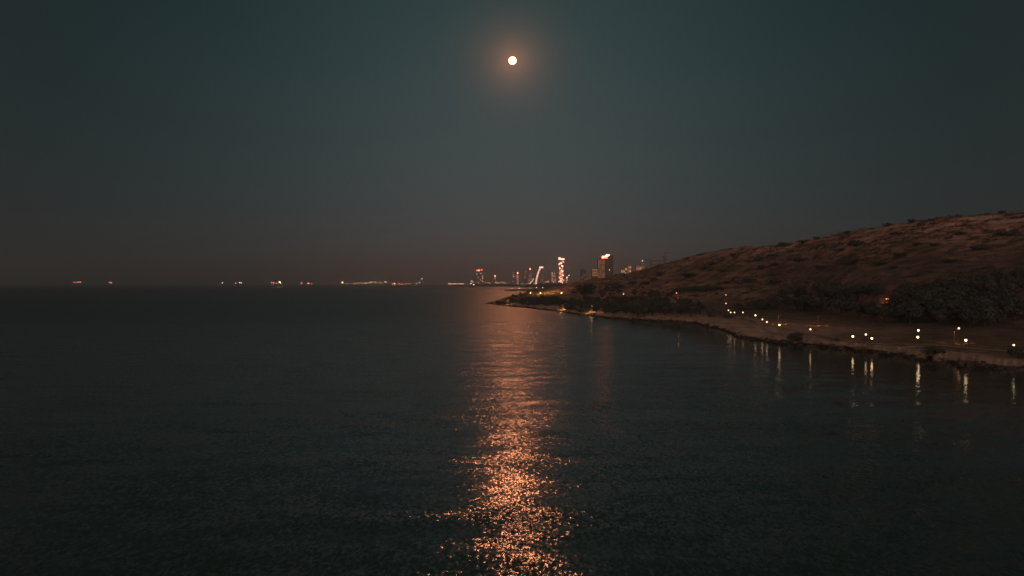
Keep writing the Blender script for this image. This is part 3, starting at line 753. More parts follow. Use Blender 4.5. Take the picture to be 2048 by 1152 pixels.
M_glass_faint = mat('faint_lamp_glass', (.8, .7, .5), .4, emit=(1, .7, .35), strength=2.5)
LX = make_lamp('dim lamp above the bush at the right edge', 4.6, M_glass_faint, .36); LX.location = ground(2028, 690, 4.95); LX['group'] = 'dim park lamps'
# shielded lamps that only throw an orange pool on the ground
M_hot = mat('sodium_lamp_glass', (.8, .5, .2), .4, emit=(1, .36, .08), strength=150)
def make_shielded(label):
    t = empty('shielded_lamp', (0, 0, -50), label, 'street lamp', 'shielded orange lamps')
    MB().tube([(0, 0, -.4), (0, 0, 6.0)], [.13, .08], 8).build('pole', M_pole, t)
    MB().tube([(0, 0, 5.9), (0, -.5, 6.15), (0, -1.0, 6.1)], [.05, .05, .05], 6).build('arm', M_pole, t)
    MB().box(-.6, .6, -1.6, -.4, 5.95, 6.15).box(-.6, .6, -1.6, -1.54, 5.6, 5.949).box(-.6, .6, -.46, -.4, 5.6, 5.949).box(-.6, -.54, -1.539, -.461, 5.6, 5.949).box(.54, .6, -1.539, -.461, 5.6, 5.949).build('lamp_head', M_pole, t)
    MB().box(-.5, .5, -1.5, -.5, 5.9, 5.94).build('lens', M_hot, t)
    return t
for i, (px, py, lb) in enumerate([(1557, 647, 'dark lamp post with an orange pool at its foot, left one on the lawn'),
                                  (1636, 652, 'dark lamp post with an orange pool at its foot, right one on the lawn'),
                                  (1909, 686, 'dark lamp post with an orange pool left of the nearest bright lamp')]):
    p = ground(px, py)
    if i == 0: SH = make_shielded(lb); o = SH; o.location = p
    else: o = copy_thing(SH, p, lb)

M_hood = mat('hooded_lamp_glass', (.8, .6, .3), .4, emit=(1, .55, .18), strength=110)
for i, (px, py, lb) in enumerate([(1183, 617, 'hooded shore lamp under the trees in the middle of the cape'),
                                  (1124, 615, 'hooded shore lamp under the trees below the right lamp of the floodlit clearing'),
                                  (1016, 604, 'hooded shore lamp near the tip of the cape')]):
    p = ground(px, py, 3)
    if i == 0:
        o = HD = empty('hooded_lamp', p, lb, 'street lamp', 'hooded shore lamps')
        MB().tube([(0, 0, -.4), (0, 0, 5.6)], [.13, .09], 8).build('pole', M_pole, HD)
        MB().box(-1.1, 1.1, -1.5, .5, 5.61, 5.85).build('lamp_hood', M_pole, HD)
        MB().box(-1.0, 1.0, -1.4, .4, 5.602, 5.608).build('lens', M_hood, HD)
    else: o = copy_thing(HD, p, lb)

# orange lit pole on the track over the grove
p = ground(1356, 603)
t = empty('floodlit_pole', p, 'slim pole glowing orange on the pale track above the shore grove', 'light pole')
MB().tube([(0, 0, -.3), (0, 0, 9.5)], [.22, .14], 8).build('pole', mat('pole_grey', (.5, .4, .35), .6), t)
MB().tube([(0, 0, 9.3), (-.9, -.3, 10.2), (-1.8, -.4, 9.9)], [.12, .1, .08], 6).build('arm', M_pole, t)
MB().ball((-1.9, -.45, 9.7), .42, 8, 6, .5).build('lamp_head', mat('orange_lamp', (.8, .4, .2), .4, emit=(1, .30, .09), strength=10), t)
MB().box(-.5, .5, -1.3, -.7, 0.3, .9).build('ground_floodlight', mat('orange_flood', (.8, .4, .2), .4, emit=(1, .30, .09), strength=60), t)

# hut with an orange lit doorway in the wood
def hut():
    p = ground(1770, 604); t = empty('garden_hut', p, 'small hut with an orange lit doorway among the trees of the wood', 'hut')
    w, dpt, h = 2.6, 3.0, 3.0; wm = mat('hut_plaster', (.42, .3, .22), .9, var=.3, vscale=1)
    b = MB(); b.box(-w, -.95, -dpt, -dpt + .25, 0, h).box(.95, w, -dpt, -dpt + .25, 0, h).box(-.95, .95, -dpt, -dpt + .25, 2.4, h)
    b.box(-w, -w + .25, -dpt + .25, dpt, 0, h).box(w - .25, w, -dpt + .25, dpt, 0, h).box(-w + .25, w - .25, dpt - .25, dpt, 0, h).build('wall', wm, t)
    v = [(-w-.4, -dpt-.5, h+.01), (w+.4, -dpt-.5, h+.01), (w+.4, dpt+.4, h+.01), (-w-.4, dpt+.4, h+.01), (-w-.4, 0, h+1.3), (w+.4, 0, h+1.3)]
    mesh_obj('roof', v, [(0, 1, 5, 4), (3, 4, 5, 2), (0, 4, 3), (1, 2, 5), (0, 3, 2, 1)], mat('roof_tile', (.2, .09, .06), .9), t)
    MB().box(-.6, .6, -1.2, -1.0, 2.2, 2.5).build('ceiling_lamp', mat('hut_lamp', (.8, .4, .2), .4, emit=(1, .30, .08), strength=160), t)
    MB().box(-1.0, -.95, -dpt - .9, -dpt - .02, 0, 2.35).build('door', mat('hut_door', (.25, .13, .08), .7), t)
hut()

# floodlit clearing on the cape: bare ground, a low wall and three lamps
M_clear = mat('clearing_sand', (.55, .40, .22), .95, var=.4, vscale=.12)
def clearing():
    P = [(1066, 588.5), (1076, 587), (1090, 584.5), (1100, 581.5), (1108, 580), (1122, 583), (1142, 586), (1140, 588.5), (1122, 589.5), (1100, 590), (1080, 589.5)]
    base = [ground(*q_) for q_ in P]
    c = sum(base, Vector()) / len(base); v = []; f = []; K = 10
    for j in range(K + 1):
        for b in base:
            q_ = c.lerp(b, j / K); v.append((q_.x, q_.y, gz(q_.x, q_.y) + .45))
    nb = len(base)
    for j in range(K):
        for i in range(nb): f.append((j*nb + i, j*nb + (i+1) % nb, (j+1)*nb + (i+1) % nb, (j+1)*nb + i))
    return mesh_obj('bare_clearing', v, f, M_clear, kind='structure')
clearing()
M_flood = mat('yellow_flood_glass', (.8, .6, .3), .4, emit=(1, .52, .17), strength=45)
FL = None
for i, (px, py, lb) in enumerate([(1061, 586, 'left lamp of the three along the floodlit clearing on the cape'),
                                  (1081, 586, 'middle lamp of the three along the floodlit clearing on the cape'),
                                  (1123, 586, 'right lamp of the three along the floodlit clearing on the cape')]):
    p = ground(px, py, 7)
    if FL is None:
        FL = empty('area_lamp', p, lb, 'street lamp', 'lamps of the floodlit clearing'); o = FL
        MB().tube([(0, 0, -.4), (0, 0, 6.6)], [.16, .1], 8).build('pole', M_pole, FL)
        MB().ball((0, 0, 7.0), .62, 10, 6, .7).build('globe', M_flood, FL, smooth=True)
        MB().tube([(0, 0, 7.42), (0, 0, 7.6)], [.5, .15], 8).build('cap', M_pole, FL)
    else: o = copy_thing(FL, p, lb)
M_fl2 = mat('sodium_flood_glass', (.8, .5, .2), .4, emit=(1, .45, .11), strength=9000)
FB = None
for i, (px, py, lb) in enumerate([(1100, 586.5, 'floodlight mast in the middle of the glowing clearing'), (1112, 587, 'floodlight mast at the right of the glowing clearing'), (1088, 588, 'floodlight mast at the left of the glowing clearing')]):
    p = ground(px, py)
    if FB is None:
        FB = empty('floodlight_mast', p, lb, 'floodlight', 'floodlights of the clearing'); o = FB
        MB().tube([(0, 0, -.4), (0, 0, 3.6)], [.14, .1], 8).build('pole', M_pole, FB)
        MB().box(-.7, .7, -.25, .05, 3.35, 4.2).build('housing', M_pole, FB)
        MB().box(-.6, .6, .06, .12, 3.42, 4.1).build('lens', M_fl2, FB)
    else: o = copy_thing(FB, p, lb)

# lamps of the low spit beyond the cape
M_far = mat('far_lamp_glass', (.8, .8, .7), .4, emit=(1, .76, .5), strength=36, sampled=False)
FS = None
for px, py, d, lb in [(1016, 580, 2985, 'lamp at the outer end of the low spit behind the cape'), (1024, 577, 3230, 'second lamp from the outer end of the low spit'),
                      (1038, 577, 3300, 'third lamp along the low spit behind the cape'), (1073, 575, 3900, 'left lamp of the last two of the spit, above the clearing'),
                      (1085.5, 576, 3500, 'right lamp of the last two of the spit, above the clearing')]:
    q_ = pt(px, py, d); hgt = q_.z - 2.2
    if FS is None:
        FS = empty('quay_lamp', (q_.x, q_.y, 2.2), lb, 'street lamp', 'lamps of the low spit'); o = FS
        MB().tube([(0, 0, 0), (0, 0, .93)], [.012, .008], 6).build('pole', M_pole, FS)
        MB().ball((0, 0, 1.0), .12, 8, 6).build('globe', M_far, FS, smooth=True); MB().tube([(0, 0, 1.11), (0, 0, 1.14)], [.09, .03], 6).build('cap', M_pole, FS)
        o.scale = (hgt,) * 3
    else: o = copy_thing(FS, (q_.x, q_.y, 2.2), lb, None, 0, hgt)
q_ = pt(1046.5, 571, 4300)
t = empty('harbour_beacon', (q_.x, q_.y, 2.2), 'tall post with a green light beyond the spit lamps', 'beacon')
hh = q_.z - 2.2
MB().tube([(0, 0, 0), (0, 0, hh - 1.2)], [1.1, .6], 8).build('tower', M_pole, t)
MB().ball((0, 0, hh), 1.5, 8, 6).build('green_light', mat('green_light', (.1, .6, .5), .4, emit=(.03, .75, .55), strength=7.25, sampled=False), t)
MB().tube([(0, 0, hh + 1.4), (0, 0, hh + 2)], [1.2, .3], 8).build('roof', M_pole, t)

# ---------------------------------------------------------------- town
def wallm(name, c, e=None, s=0): return mat(name, c, .85, var=.2, vscale=.08, emit=e, strength=s)
M_con = wallm('concrete_wall', (.32, .26, .23)); M_dark = wallm('dark_facade', (.14, .11, .10)); M_pale = wallm('pale_render', (.42, .33, .28))
M_redw = wallm('brown_facade', (.20, .11, .085))
M_roofg = mat('flat_roof', (.15, .12, .1), .9)
M_win = mat('lit_window', (.5, .3, .2), .4, emit=(1, .40, .20), strength=0.605, sampled=False)
M_wdim = mat('faint_window', (.4, .25, .2), .4, emit=(1, .45, .26), strength=0.24, sampled=False)
M_glassd = mat('dark_glass', (.03, .03, .035), .15, spec=.6)
M_white = mat('white_light', (.9, .8, .7), .4, emit=(1, .54, .33), strength=5, sampled=False)
M_red = mat('red_light', (.8, .1, .05), .4, emit=(1, .09, .035), strength=11)
M_orange = mat('orange_light', (.8, .4, .2), .4, emit=(1, .33, .14), strength=13, sampled=False)
M_pink = mat('pink_light_strip', (.9, .6, .5), .4, emit=(1, .34, .20), strength=4.64, sampled=False)
M_wtown = mat('town_window_facade_glow', (.4, .25, .2), .4, emit=(1, .45, .28), strength=1.92, sampled=False)
M_pinkb = mat('bright_light_strip', (.9, .7, .6), .4, emit=(1, .46, .29), strength=13, sampled=False)

def block(t, x0, x1, z0, z1, dep, m, name='wall', y0=0, floors=0, fm=None):
    w = MB().box(x0, x1, y0, y0 + dep, z0, z1).build(name, m, t)
    MB().box(x0 - .4, x1 + .4, y0 - .4, y0 + dep + .4, z1 + .003, z1 + 1.0).build('parapet', M_roofg, t)
    return w
def wgrid(t, x0, x1, z0, z1, nx, nz_, m, lit=.5, seed=0, y=-.12, dark=None, wr=.6, hr=.45, name='window'):
    r = random.Random(seed); dx = (x1 - x0) / nx; dz = (z1 - z0) / nz_; src = {}
    for i in range(nx):
        for j in range(nz_):
            mm_ = m if r.random() < lit else dark
            if mm_ is None: continue
            cx_, cz_ = x0 + dx * (i + .5), z0 + dz * (j + .5)
            if mm_.name not in src:
                o = MB().box(-dx * wr / 2, dx * wr / 2, 0, .4, -dz * hr / 2, dz * hr / 2).build(name, mm_, t); src[mm_.name] = o
            else:
                o = src[mm_.name].copy(); C.objects.link(o); o.parent = t
            o.location = (cx_, y - .3, cz_)
def bld(px0, px1, ytop, d, label, m=None, name='tower_block', cat='building', group=None, dep=None, nx=0, nz_=0, wm=None, lit=.5, seed=0, base=2.2, dark=None):
    w = (px1 - px0) / F * d; cx_ = ((px0 + px1) / 2 - CX) / F * d; zt = H - (ytop - HY) / F * d
    t = empty(name, (cx_, d, base), label, cat, group); hgt = zt - base
    block(t, -w/2, w/2, -1, hgt, dep or w * .8, m or M_con)
    if nx: wgrid(t, -w/2, w/2, 2, hgt - 2, nx, nz_, wm or M_win, lit, seed, dark=dark)
    return t, w, hgt

# the tower with the bright sign, its stepped wing and the low terraces beside it
D1 = 2500.; mp = D1 / F
def zz(py, d=D1): return H - (py - HY) / F * d - 2.2
t, w, hg = bld(1210, 1226.5, 511.5, D1, 'tall dark tower with a white and red glowing sign on its roof', M_dark, 'sign_tower', dep=26)
MB().box(-w/2 + 1.5, -w/2 + 6, -.5, -.1, 2, hg - 3).build('glass_strip', M_glassd, t)
for k in range(20):
    z = 8 + k * (hg - 14) / 20
    MB().box(-w/2 + 7, w/2 + .6, -1.3, -.003, z, z + .35).build('balcony', M_con, t)
MB().box(-3.0, 6.5, -1, 0, hg + 1.02, hg + 3.2).build('sign_frame', M_pole, t)
for x0, x1, z0, z1 in [(-w/2 - 1, -w/2 + 3.4, hg - 4, hg + 1.0), (-w/2 + 4, -w/2 + 7.5, hg - 3, hg + 4.5), (-w/2 + 8, -w/2 + 12.5, hg - 1.5, hg + 3.2), (-w/2 + 13, -w/2 + 15.5, hg + 1, hg + 4.4)]:
    MB().box(x0, x1, -2.0, -1.3, z0, z1).build('sign_letter', M_white, t)
MB().box(-w/2 - 9, -w/2 - 5.5, -2, -1.4, hg - 6.5, hg - 3.5).build('sign_letter', M_white, t)
MB().box(-w/2 - 11, -w/2 - 2, -1.3, -.9, hg - 9, hg - 1).build('red_sign', M_red, t)
MB().box(-w/2 - 1.5, -w/2 + 8, -1.9, -1.3, hg - 8.5, hg - 5).build('red_sign', M_red, t)
MB().box(.3, .9, -.6, -.1, hg - 50, hg - 46).build('window', M_white, t)
# wing
x0, x1 = (1196 - 1218.25) * mp, (1210 - 1218.25) * mp - .01
block(t, x0, x1, -1, zz(519.5), 22, M_redw, y0=2, name='wing_wall')
wgrid(t, x0 + .5, x1 - .5, 20, zz(520.5), 4, 13, M_win, .62, 4, y=1.9, dark=M_wdim, wr=.42, hr=.4)
x2 = (1184 - 1218.25) * mp
block(t, x2, x0 - .01, -1, zz(537), 20, M_redw, y0=3, name='terrace_wall')
for k in range(5):
    z = zz(539) - k * 5.2; MB().box(x2 + .5, x0 - 1, 2.2, 2.9, z, z + 1.1).build('lit_balcony', M_win, t)

# dark tower with domed top and a mast
t, w, hg = bld(1161.5, 1172, 541, 3000, 'dark rounded tower left of the tower with the sign', M_dark, 'domed_tower', dep=18)
MB().ball((0, 9, hg + 1.0), w * .42, 12, 8, .75).build('dome', M_dark, t, smooth=True)
MB().tube([(-w/2 - 1, 2, 0), (-w/2 - 1, 2, hg + 18)], [.4, .2], 6).build('mast', M_pole, t)
wgrid(t, -w/2, w/2, hg * .3, hg - 2, 3, 9, M_wdim, .18, 8, dark=M_glassd)
# orange lit blocks right of the sign tower
t, w, hg = bld(1257, 1262.5, 529.5, 2200, 'narrow orange lit block, tallest of the three behind the left slope', M_pale, 'apartment_block', nx=2, nz_=7, lit=.75, seed=2, dark=M_wdim)
t, w, hg = bld(1250, 1256.6, 533, 2210, 'orange lit block in the middle of the three behind the left slope', M_pale, 'apartment_block', nx=3, nz_=6, lit=.7, seed=3, dark=M_wdim)
t, w, hg = bld(1242, 1249.6, 537, 2220, 'lowest and leftmost of the three orange lit blocks', M_pale, 'apartment_block', nx=3, nz_=5, lit=.5, seed=4, dark=M_wdim)
t, w, hg = bld(1272, 1290, 529.5, 2000, 'low lit building with a lamp on its roof left of the block with the crane', M_pale, 'hotel_building', nx=5, nz_=4, lit=.35, seed=5, dark=M_wdim)
block(t, 2, 10, hg + 1.01, hg + 7, 10, M_pale, y0=1, name='roof_storey')
MB().tube([(6, 5, hg + 8), (6, 5, hg + 10)], [.2, .2], 6).build('lamp_post', M_pole, t); MB().ball((6, 4, hg + 10.6), .9, 8, 6).build('roof_lamp', M_white, t)
t, w, hg = bld(1303, 1327, 516.5, 1750, 'unlit grey block on the crest beside a crane', M_con, 'apartment_block', dep=16, nx=6, nz_=10, wm=M_glassd, lit=1, seed=6)
t, w, hg = bld(1327.4, 1335, 513, 1750, 'narrow unlit core tower at the right end of the grey block', M_con, 'stair_tower', dep=16, nx=2, nz_=10, wm=M_glassd, lit=1, seed=7)
q_ = pt(1330, 503, 1745)
t = empty('tower_crane', (q_.x, 1745, 2.2), 'thin tower crane rising over the grey block on the crest', 'crane'); hh = q_.z - 2.2
MB().box(-.5, .5, -.5, .5, 0, hh).build('mast', M_pole, t)
MB().box(-4.5, 13, -.35, .35, hh - 3.4, hh - 2.9).build('jib', M_pole, t); MB().box(-4.5, -2.6, -.8, .8, hh - 5, hh - 3.42).build('counterweight', M_con, t)
MB().tube([(0, 0, hh), (10, 0, hh - 2.9)], .12, 4).build('stay', M_pole, t); MB().box(.55, 1.9, -.7, .7, hh - 6, hh - 3.5).build('cab', M_con, t)

# the brightly lit tower of the town
D2 = 8000.; m2 = D2 / F
t, w, hg = bld(1117.5, 1128.5, 518.5, D2, 'slender high tower covered in bright zigzag light strips, brightest of the town', wallm('red_brown_facade', (.2, .08, .06)), 'lit_tower')
MB().box(-w/2 - 2, w/2 + 2, -4, -1, hg - 5, hg + 9).build('crown_light', mat('crown_light', (.9, .8, .7), .4, emit=(1, .60, .42), strength=5.25, sampled=False), t)
MB().box(-w/2 - 3, -w/2 + 18, -4.5, -4.01, hg + 2, hg + 20).build('crown_light', M_white, t)
r = random.Random(12)
for k in range(30):
    z = 10 + k * (hg - 25) / 30
    x = (.30 * math.sin(k * 1.15) + r.uniform(-.12, .12)) * w; L = r.uniform(.18, .4) * w; sl = r.choice((-1, 1)) * r.uniform(4, 9)
    MB().tube([(x - L/2, -2.5, z - sl), (x, -2.5, z), (x + L/2, -2.5, z + sl)], 2.1, 5).build('light_strip', M_pinkb if r.random() < .45 else M_pink, t)
wgrid(t, -w/2 + 3, w/2 - 3, 5, hg - 12, 4, 22, M_wtown, .45, 13, y=-.3, dark=M_glassd)
# the curved tower with a lit spine
z0, z1 = 0, H - (535 - HY) / F * D2 - 2.2
bx = ((1072 - CX) / F * D2)
t = empty('curved_tower', (bx, D2, 2.2), 'curved sail shaped tower with a lit front and a bright strip on top', 'building')
def curve_x(u): return (0 if u < 0 else (9.5 * u ** 1.9)) * m2
sec = MB(); st = 14
v = []; f = []
for i in range(st + 1):
    u = i / st; xx = curve_x(u) - 2.2 * m2; ww = 3.9 * m2
    v += [(xx, 0, u * z1), (xx + ww, 0, u * z1), (xx + ww, 30, u * z1), (xx, 30, u * z1)]
for i in range(st):
    for k in range(4): a = i * 4; f.append((a + k, a + (k+1) % 4, a + 4 + (k+1) % 4, a + 4 + k))
f.append((3, 2, 1, 0)); f.append(tuple(st * 4 + k for k in range(4)))
mesh_obj('body', v, f, M_con, t)
for i in range(22):
    u = (i + .3) / 22; xx = curve_x(u) - 1.9 * m2; MB().box(xx, xx + 3.2 * m2, -2.5, -.3, u * z1, u * z1 + z1 / 22 * .62).build('lit_floor', mat('lit_floor_glass', (.5, .3, .25), .4, emit=(1, .50, .36), strength=3.19, sampled=False) if i == 0 else bpy.data.materials['lit_floor_glass'], t)
MB().box(curve_x(1) - 2.4 * m2, curve_x(1) + 5 * m2, -4, -1, z1 - 2, z1 + 9).build('crown_light', M_white, t)
MB().box(curve_x(1) + 1.75 * m2, curve_x(1) + 5 * m2, 2, 28, -2, z1 - 8).build('rear_block', wallm('rusty_facade', (.35, .17, .12)), t)
wgrid(t, curve_x(1) + 1.9 * m2, curve_x(1) + 5 * m2, 10, z1 - 12, 2, 12, M_wdim, .9, 3, y=1.8)
# the leaning light ribbon beside it
b = (1058 - CX) / F * 7900
t = empty('light_ribbon_mast', (b, 7900, 2.2), 'slanting curved mast outlined in light left of the curved tower', 'mast')
MB().tube([(0, 0, 0), (1.2 * m2, 0, 22), (4.5 * m2, 0, 45), (8 * m2, 0, 66), (9 * m2, 0, 82)], [4, 3.5, 3, 3, 2.4], 6).build('lit_arc', mat('arc_light', (.9, .7, .6), .4, emit=(1, .55, .42), strength=2.9, sampled=False), t)
MB().tube([(3 * m2, 5, -1), (4.5 * m2, 3, 44)], 1.5, 5).build('strut', M_con, t)

towers = [
 (952, 958.5, 546, 'unfinished tower, left of the twin towers under red warning lights', 2, 10, .25, (-3, 541, 'r2')),
 (960, 967, 545, 'unfinished tower, right of the twin towers under red warning lights', 2, 10, .25, (0, 540, 'r')),
 (988, 992, 555, 'small town tower with a single light standing apart on the shoreline', 1, 5, .8, (0, 552, 'o')),
 (1025.5, 1031.5, 541.5, 'plain grey tower at the left of the central town group', 3, 12, .3, None),
 (1033.5, 1037.5, 548.5, 'thin pinkish lit tower with a light on its top', 2, 9, .95, (0, 546, 'o')),
 (1049, 1053.5, 540, 'faint unlit tower between the thin lit one and the slanting mast', 2, 12, .12, None),
 (1057.5, 1063, 541, 'dark tower with a red white light on its top behind the slanting mast', 2, 12, .15, (0, 537.5, 'ro')),
 (1103, 1105.8, 547, 'pale edge lit slim tower left of the brightest tower', 1, 9, .9, (0, 546, 'w')),
 (1106.5, 1111.5, 549, 'short tower with a white roof light left of the brightest tower', 2, 9, .4, (0, 547, 'w')),
 (1131.5, 1136, 556, 'small orange lit block at the foot of the brightest tower', 2, 5, .9, (0, 555.5, 'o')),
]
for i, (a, b, yt, lb, nx, nz_, lit, top) in enumerate(towers):
    d = 8000 + (i % 3) * 60; t, w, hg = bld(a, b, yt, d, lb, M_con if i % 2 else M_pale, 'town_tower', group='towers of the far town', nx=nx, nz_=nz_, lit=lit, seed=20 + i, wm=M_wtown if lit > .7 else M_wtown, dark=M_glassd)
    if top:
        dx, ty, k = top; zt = H - (ty - HY) / F * d - 2.2
        MB().tube([(dx * m2 * .3, 4, hg), (dx * m2 * .3, 4, max(zt, hg + 5))], 1.2, 5).build('roof_mast', M_pole, t)
        mm_ = {'r2': M_red, 'r': M_red, 'o': M_orange, 'ro': M_orange, 'w': M_white}[k]
        MB().ball((dx * m2 * .3, 2, max(zt, hg + 5)), 6 if k != 'w' else 4, 8, 6).build('roof_light', mm_, t)
        if k == 'r2':
            MB().ball((2.5 * m2, 2, zt + 2), 6.5, 8, 6).build('roof_light', M_orange, t); MB().ball((4 * m2, 2, zt + 12), 3, 8, 6).build('roof_light', M_red, t)
            MB().tube([(-4 * m2, 4, zt + 12), (4 * m2, 4, zt + 12)], .8, 4).build('crane_jib', M_pole, t)
        if k == 'ro': MB().ball((0, 0, max(zt, hg + 5) - 9), 4, 8, 6).build('roof_light', M_red, t)
        if k == 'r': MB().ball((-3.5 * m2, 2, zt - 2), 2.5, 8, 6).build('roof_light', M_red, t)
# light standard right of the brightest tower
q_ = pt(1138, 551, 3600); t = empty('tall_light_mast', (q_.x, q_.y, 2.2), 'tall mast with a white lamp right of the brightest tower', 'light mast')
MB().tube([(0, 0, 0), (0, 0, q_.z - 3)], [.9, .5], 6).build('mast', M_pole, t); MB().ball((0, 0, q_.z - 2.2), 2.0, 8, 6).build('lamp', M_white, t)

# low blocks of the shoreline
r = random.Random(44); x = 941.0; k = 0
while x < 1112:
    wpx = r.uniform(2.4, 5.5); yt = r.uniform(561.5, 566)
    if 1030 < x < 1075: yt += .8
    if x > 1084: yt = r.uniform(560, 563.5)
    d = 7900 + r.uniform(60, 500) + (0 if x > 950 else 250)
    bld(x, x + wpx, yt, d, 'low pale block in the continuous row along the far town shore', [M_pale, M_con, M_pale][k % 3], 'low_block', group='low blocks of the far town shore', nx=max(1, int(wpx / 1.6)), nz_=2, wm=M_wtown, lit=.35, seed=100 + k)  # window glow added in place of street light on these facades
    x += wpx + r.uniform(-.6, .8); k += 1
# dark belt of trees in front of the town
def far_belt():
    r = random.Random(50); v = []; f = []
    def along(pts, n, hmin, hmax):
        for _ in range(n):
            t = r.random() * (len(pts) - 1); i = int(t); u = t - i
            px = pts[i][0] + (pts[i+1][0] - pts[i][0]) * u; d = pts[i][1] + (pts[i+1][1] - pts[i][1]) * u + r.uniform(10, 90)
            c = ((px - CX) / F * d, d); hh_ = r.uniform(hmin, hmax)
            for _k in range(14):
                p = Vector((c[0] + r.gauss(0, hh_ * .5), c[1] + r.gauss(0, hh_ * .5), 2.2 + hh_ * r.random() ** .8)); l = hh_ * .22
                a = Vector((r.gauss(0, 1), r.gauss(0, 1), r.gauss(0, 1))).normalized(); s = a.orthogonal().normalized(); q2 = a.cross(s); k = len(v)
                v.extend([tuple(p - s * l), tuple(p + q2 * l), tuple(p + s * l), tuple(p - q2 * l)]); f.append((k, k+1, k+2, k+3))
    along([(942, 7980), (1000, 7500), (1040, 6900), (1080, 6000)], 700, 10, 22)
    along([(1080, 5700), (1082, 4700), (1095, 4300)], 200, 8, 16)
    along([(1085, 5600), (1160, 5400)], 300, 14, 30)
    along([(1012, 3030), (1086, 2990)], 160, 2, 5)
    along([(1140, 3200), (1240, 3000)], 300, 10, 26)
    o = mesh_obj('shore_tree_belt', v, f, M_leaf[1], kind='stuff'); o['label'] = 'dark belt of trees along the far town shore'
far_belt()

# ---------------------------------------------------------------- ships and the harbour on the horizon
M_hull = mat('ship_hull', (.05, .045, .04), .7); M_sup = mat('ship_superstructure', (.5, .45, .4), .7)
def E(name, c, s): return mat(name, c, .4, emit=c, strength=s * 1.5, sampled=False)
M_s_or = E('ship_orange_light', (1, .28, .12), 7); M_s_wh = E('ship_white_light', (1, .66, .45), 7); M_s_ye = E('ship_yellow_light', (1, .75, .32), 12); M_s_rd = E('ship_red_light', (1, .14, .07), 7)
def ship(px0, px1, d, label, lights, name='anchored_ship'):
    L = (px1 - px0) / F * d; cx_ = ((px0 + px1) / 2 - CX) / F * d; w = L * .13; h = 7
    t = empty(name, (cx_, d, 0), label, 'ship', 'ships at anchor on the horizon')
    v = []; f = []
    secs = [(-.5, .55, 1.1), (-.42, 1, 1), (.35, 1, 1), (.44, .6, 1.15), (.5, .06, 1.35)]
    for (u, ww, hh_) in secs: v += [(u * L, -w/2*ww, h*hh_), (u * L * .97, -w/2*ww*.7, -1.5), (u * L * .97, w/2*ww*.7, -1.5), (u * L, w/2*ww, h*hh_)]
    for i in range(4):
        a = i * 4
        for k in range(4): f.append((a + k, a + (k+1) % 4, a + 4 + (k+1) % 4, a + 4 + k))
    f.append((0, 1, 2, 3)); f.append((19, 18, 17, 16))
    mesh_obj('hull', v, f, M_hull, t)
    MB().box(-.44 * L, -.28 * L, -w * .38, w * .38, h * 1.02, h * 1.02 + 11).box(-.42 * L, -.31 * L, -w * .3, w * .3, h + 11.3, h + 15).build('superstructure', M_sup, t)
    MB().box(-.40 * L, -.36 * L, -1.5, 1.5, h + 15.01, h + 20).build('funnel', M_hull, t)
    MB().tube([(.2 * L, 0, h), (.2 * L, 0, h + 16)], .5, 5).tube([(-.33 * L, 0, h + 15), (-.33 * L, 0, h + 21)], .4, 5).build('mast', M_hull, t)
    for (px, py, rpx, m) in lights:
        q_ = pt(px, py, d); MB().ball((q_.x - cx_, -w/2 - 2, max(q_.z, 3)), max(rpx * .8, .62) / F * d, 8, 6).build('deck_light', m, t)
    return t
DS = 7000
ship(146, 164, DS, 'ship with two orange lights, farthest left on the horizon', [(150, 564.3, .9, M_s_or), (161.5, 564.3, .9, M_s_or), (155, 564.8, .5, M_s_rd), (157.5, 564.6, .4, M_s_or)])
ship(216, 228, DS + 700, 'small ship with one pinkish light, second from the left', [(223, 565.4, .9, M_s_or), (219, 564.8, .4, M_s_rd)])
ship(438, 452, DS + 500, 'ship with one small white light left of the double lit ship', [(445.3, 565.2, .8, M_s_wh)])
ship(466, 486, DS, 'ship with a short row of white pink lights right of the single white light', [(472, 566.4, .8, M_s_or), (479.5, 565.2, .9, M_s_wh), (483, 565.8, .6, M_s_wh)])
ship(541, 565, DS - 500, 'ship with the brightest yellow light and a red one at its other end', [(548, 565.8, 1.0, M_s_rd), (559.8, 564.2, 1.4, M_s_ye), (562, 566.4, .8, M_s_ye), (553.5, 567, .5, M_s_or), (544, 565, .5, M_s_rd)])
ship(599, 607, DS + 600, 'small ship with one pink light between the yellow lit ship and the harbour', [(603, 566.2, .8, M_s_or)])
ship(611, 628, DS + 300, 'ship with a pale cluster of lights just before the harbour', [(616, 566.2, .9, M_s_or), (618, 566.8, .5, M_s_wh), (624, 567.2, .4, M_s_or)])
ship(783, 822, DS, 'long ship outlined by a red string of lights right of the harbour', [(786, 567.8, .9, M_s_rd), (789.5, 567.2, 1.0, M_s_wh), (799, 567.8, .6, M_s_or), (805, 568, .5, M_s_or), (811, 567.8, .6, M_s_or), (819, 567.5, .8, M_s_rd)])
ship(830, 846, DS + 400, 'ship with a white light under a high mast light right of the long ship', [(839.5, 565, .8, M_s_wh), (833, 567, .4, M_s_wh), (844, 557.5, .55, M_s_wh)])
ship(894, 930, DS + 200, 'long low ship with an even row of small orange lights near the town', [(898 + 4.1 * k, 567.6 + .1 * (k % 2), .40, M_s_or if k % 3 else M_s_wh) for k in range(8)])
ship(938, 950, DS - 900, 'ship with three white lights at the left end of the town shore', [(943, 562.4, .8, M_s_wh), (942, 567, .7, M_s_wh), (947, 569.3, .8, M_s_wh)])
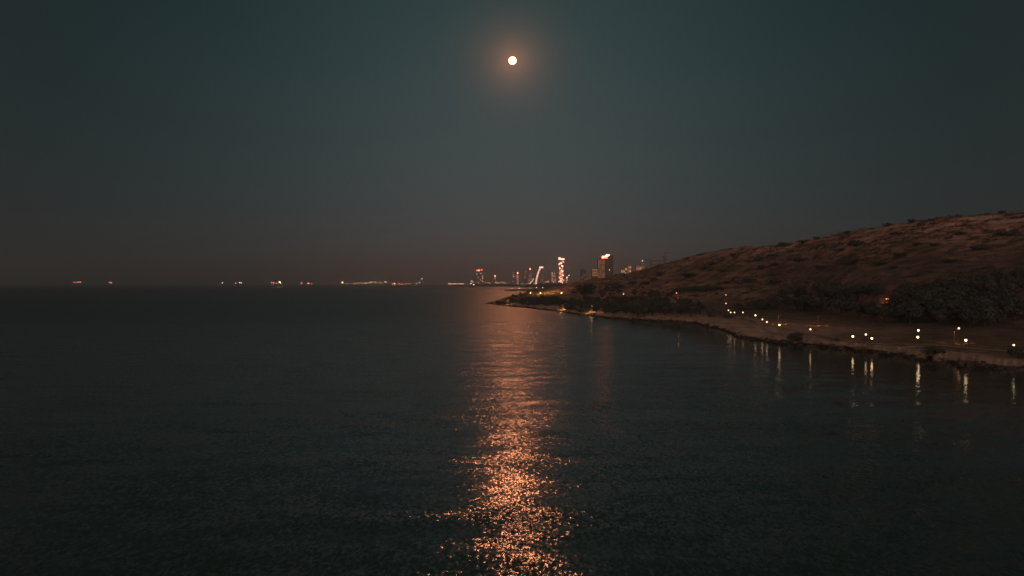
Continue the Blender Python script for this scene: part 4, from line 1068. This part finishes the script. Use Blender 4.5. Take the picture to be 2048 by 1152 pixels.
# harbour: gantry cranes and light masts on the mole
DH = 12000.
def hx(px): return (px - CX) / F * DH
rows_all = [(684, 565.5, 1.7, 'w'), (688, 567, .8, 'w'), (692.5, 567.3, 1.0, 'o'), (697, 565.8, .5, 'r'), (701, 567.4, .5, 'o'), (708, 567.3, .6, 'o'), (713.8, 564.8, .8, 'w'), (718, 566, .4, 'r'), (722.5, 566.5, .6, 'o'),
         (729.8, 566.4, 1.2, 'w'), (735, 566.1, 1.0, 'w'), (738.5, 565.5, .8, 'y'), (741.5, 564.2, 1.1, 'y'), (744, 564.8, .7, 'y'), (750, 564.8, .8, 'w'), (756, 567.3, .5, 'o'), (759.6, 564.8, .9, 'w'), (761.5, 567.5, .6, 'o'), (764, 564.0, .9, 'w'), (767.5, 561.4, .5, 'o'), (770.6, 564.0, 1.1, 'w'), (776.5, 567.4, .4, 'o')]
rows_ = [q for q in rows_all if q[2] > .55 and q[0] not in (688, 735, 744, 764)]
cols_ = {'w': (E('harbour_white_light', (1, .62, .38), 11), 'white'), 'o': (E('harbour_orange_light', (1, .32, .16), 8), 'orange'), 'r': (E('harbour_red_light', (1, .12, .06), 8), 'red'), 'y': (E('harbour_yellow_light', (1, .55, .18), 13), 'yellow')}
for i, (px, py, rp, c) in enumerate(rows_):
    q_ = pt(px, py, DH); zl = max(q_.z, 8); m, cn = cols_[c]
    t = empty('harbour_light_mast', (q_.x, DH + 40, 2.2), '%s light on a mast in the harbour row on the horizon' % cn, 'light mast', '%s harbour lights on the horizon' % cn)
    MB().tube([(0, 0, -1), (0, 0, zl - 2.2)], [1.5, .8], 5).build('mast', M_pole, t); MB().ball((0, -3, zl - 2.2), max(rp * .75, .6) / F * DH, 8, 6).build('lamp', m, t)
for px, lb in [(716, 'gantry crane at the left of the harbour row'), (748, 'gantry crane in the middle of the harbour row'), (768, 'gantry crane under the highest orange harbour light')]:
    t = empty('gantry_crane', (hx(px), DH + 80, 2.2), lb, 'crane', 'harbour gantry cranes')
    for sx in (-12, 12): MB().box(sx - 1, sx + 1, -1, 1, -1, 36).build('leg', M_pole, t)
    MB().box(-13, 13, -1.2, 1.2, 36.01, 39).build('beam', M_pole, t); MB().tube([(-26, 0, 41), (30, 0, 41)], 1.1, 5).build('boom', M_pole, t)
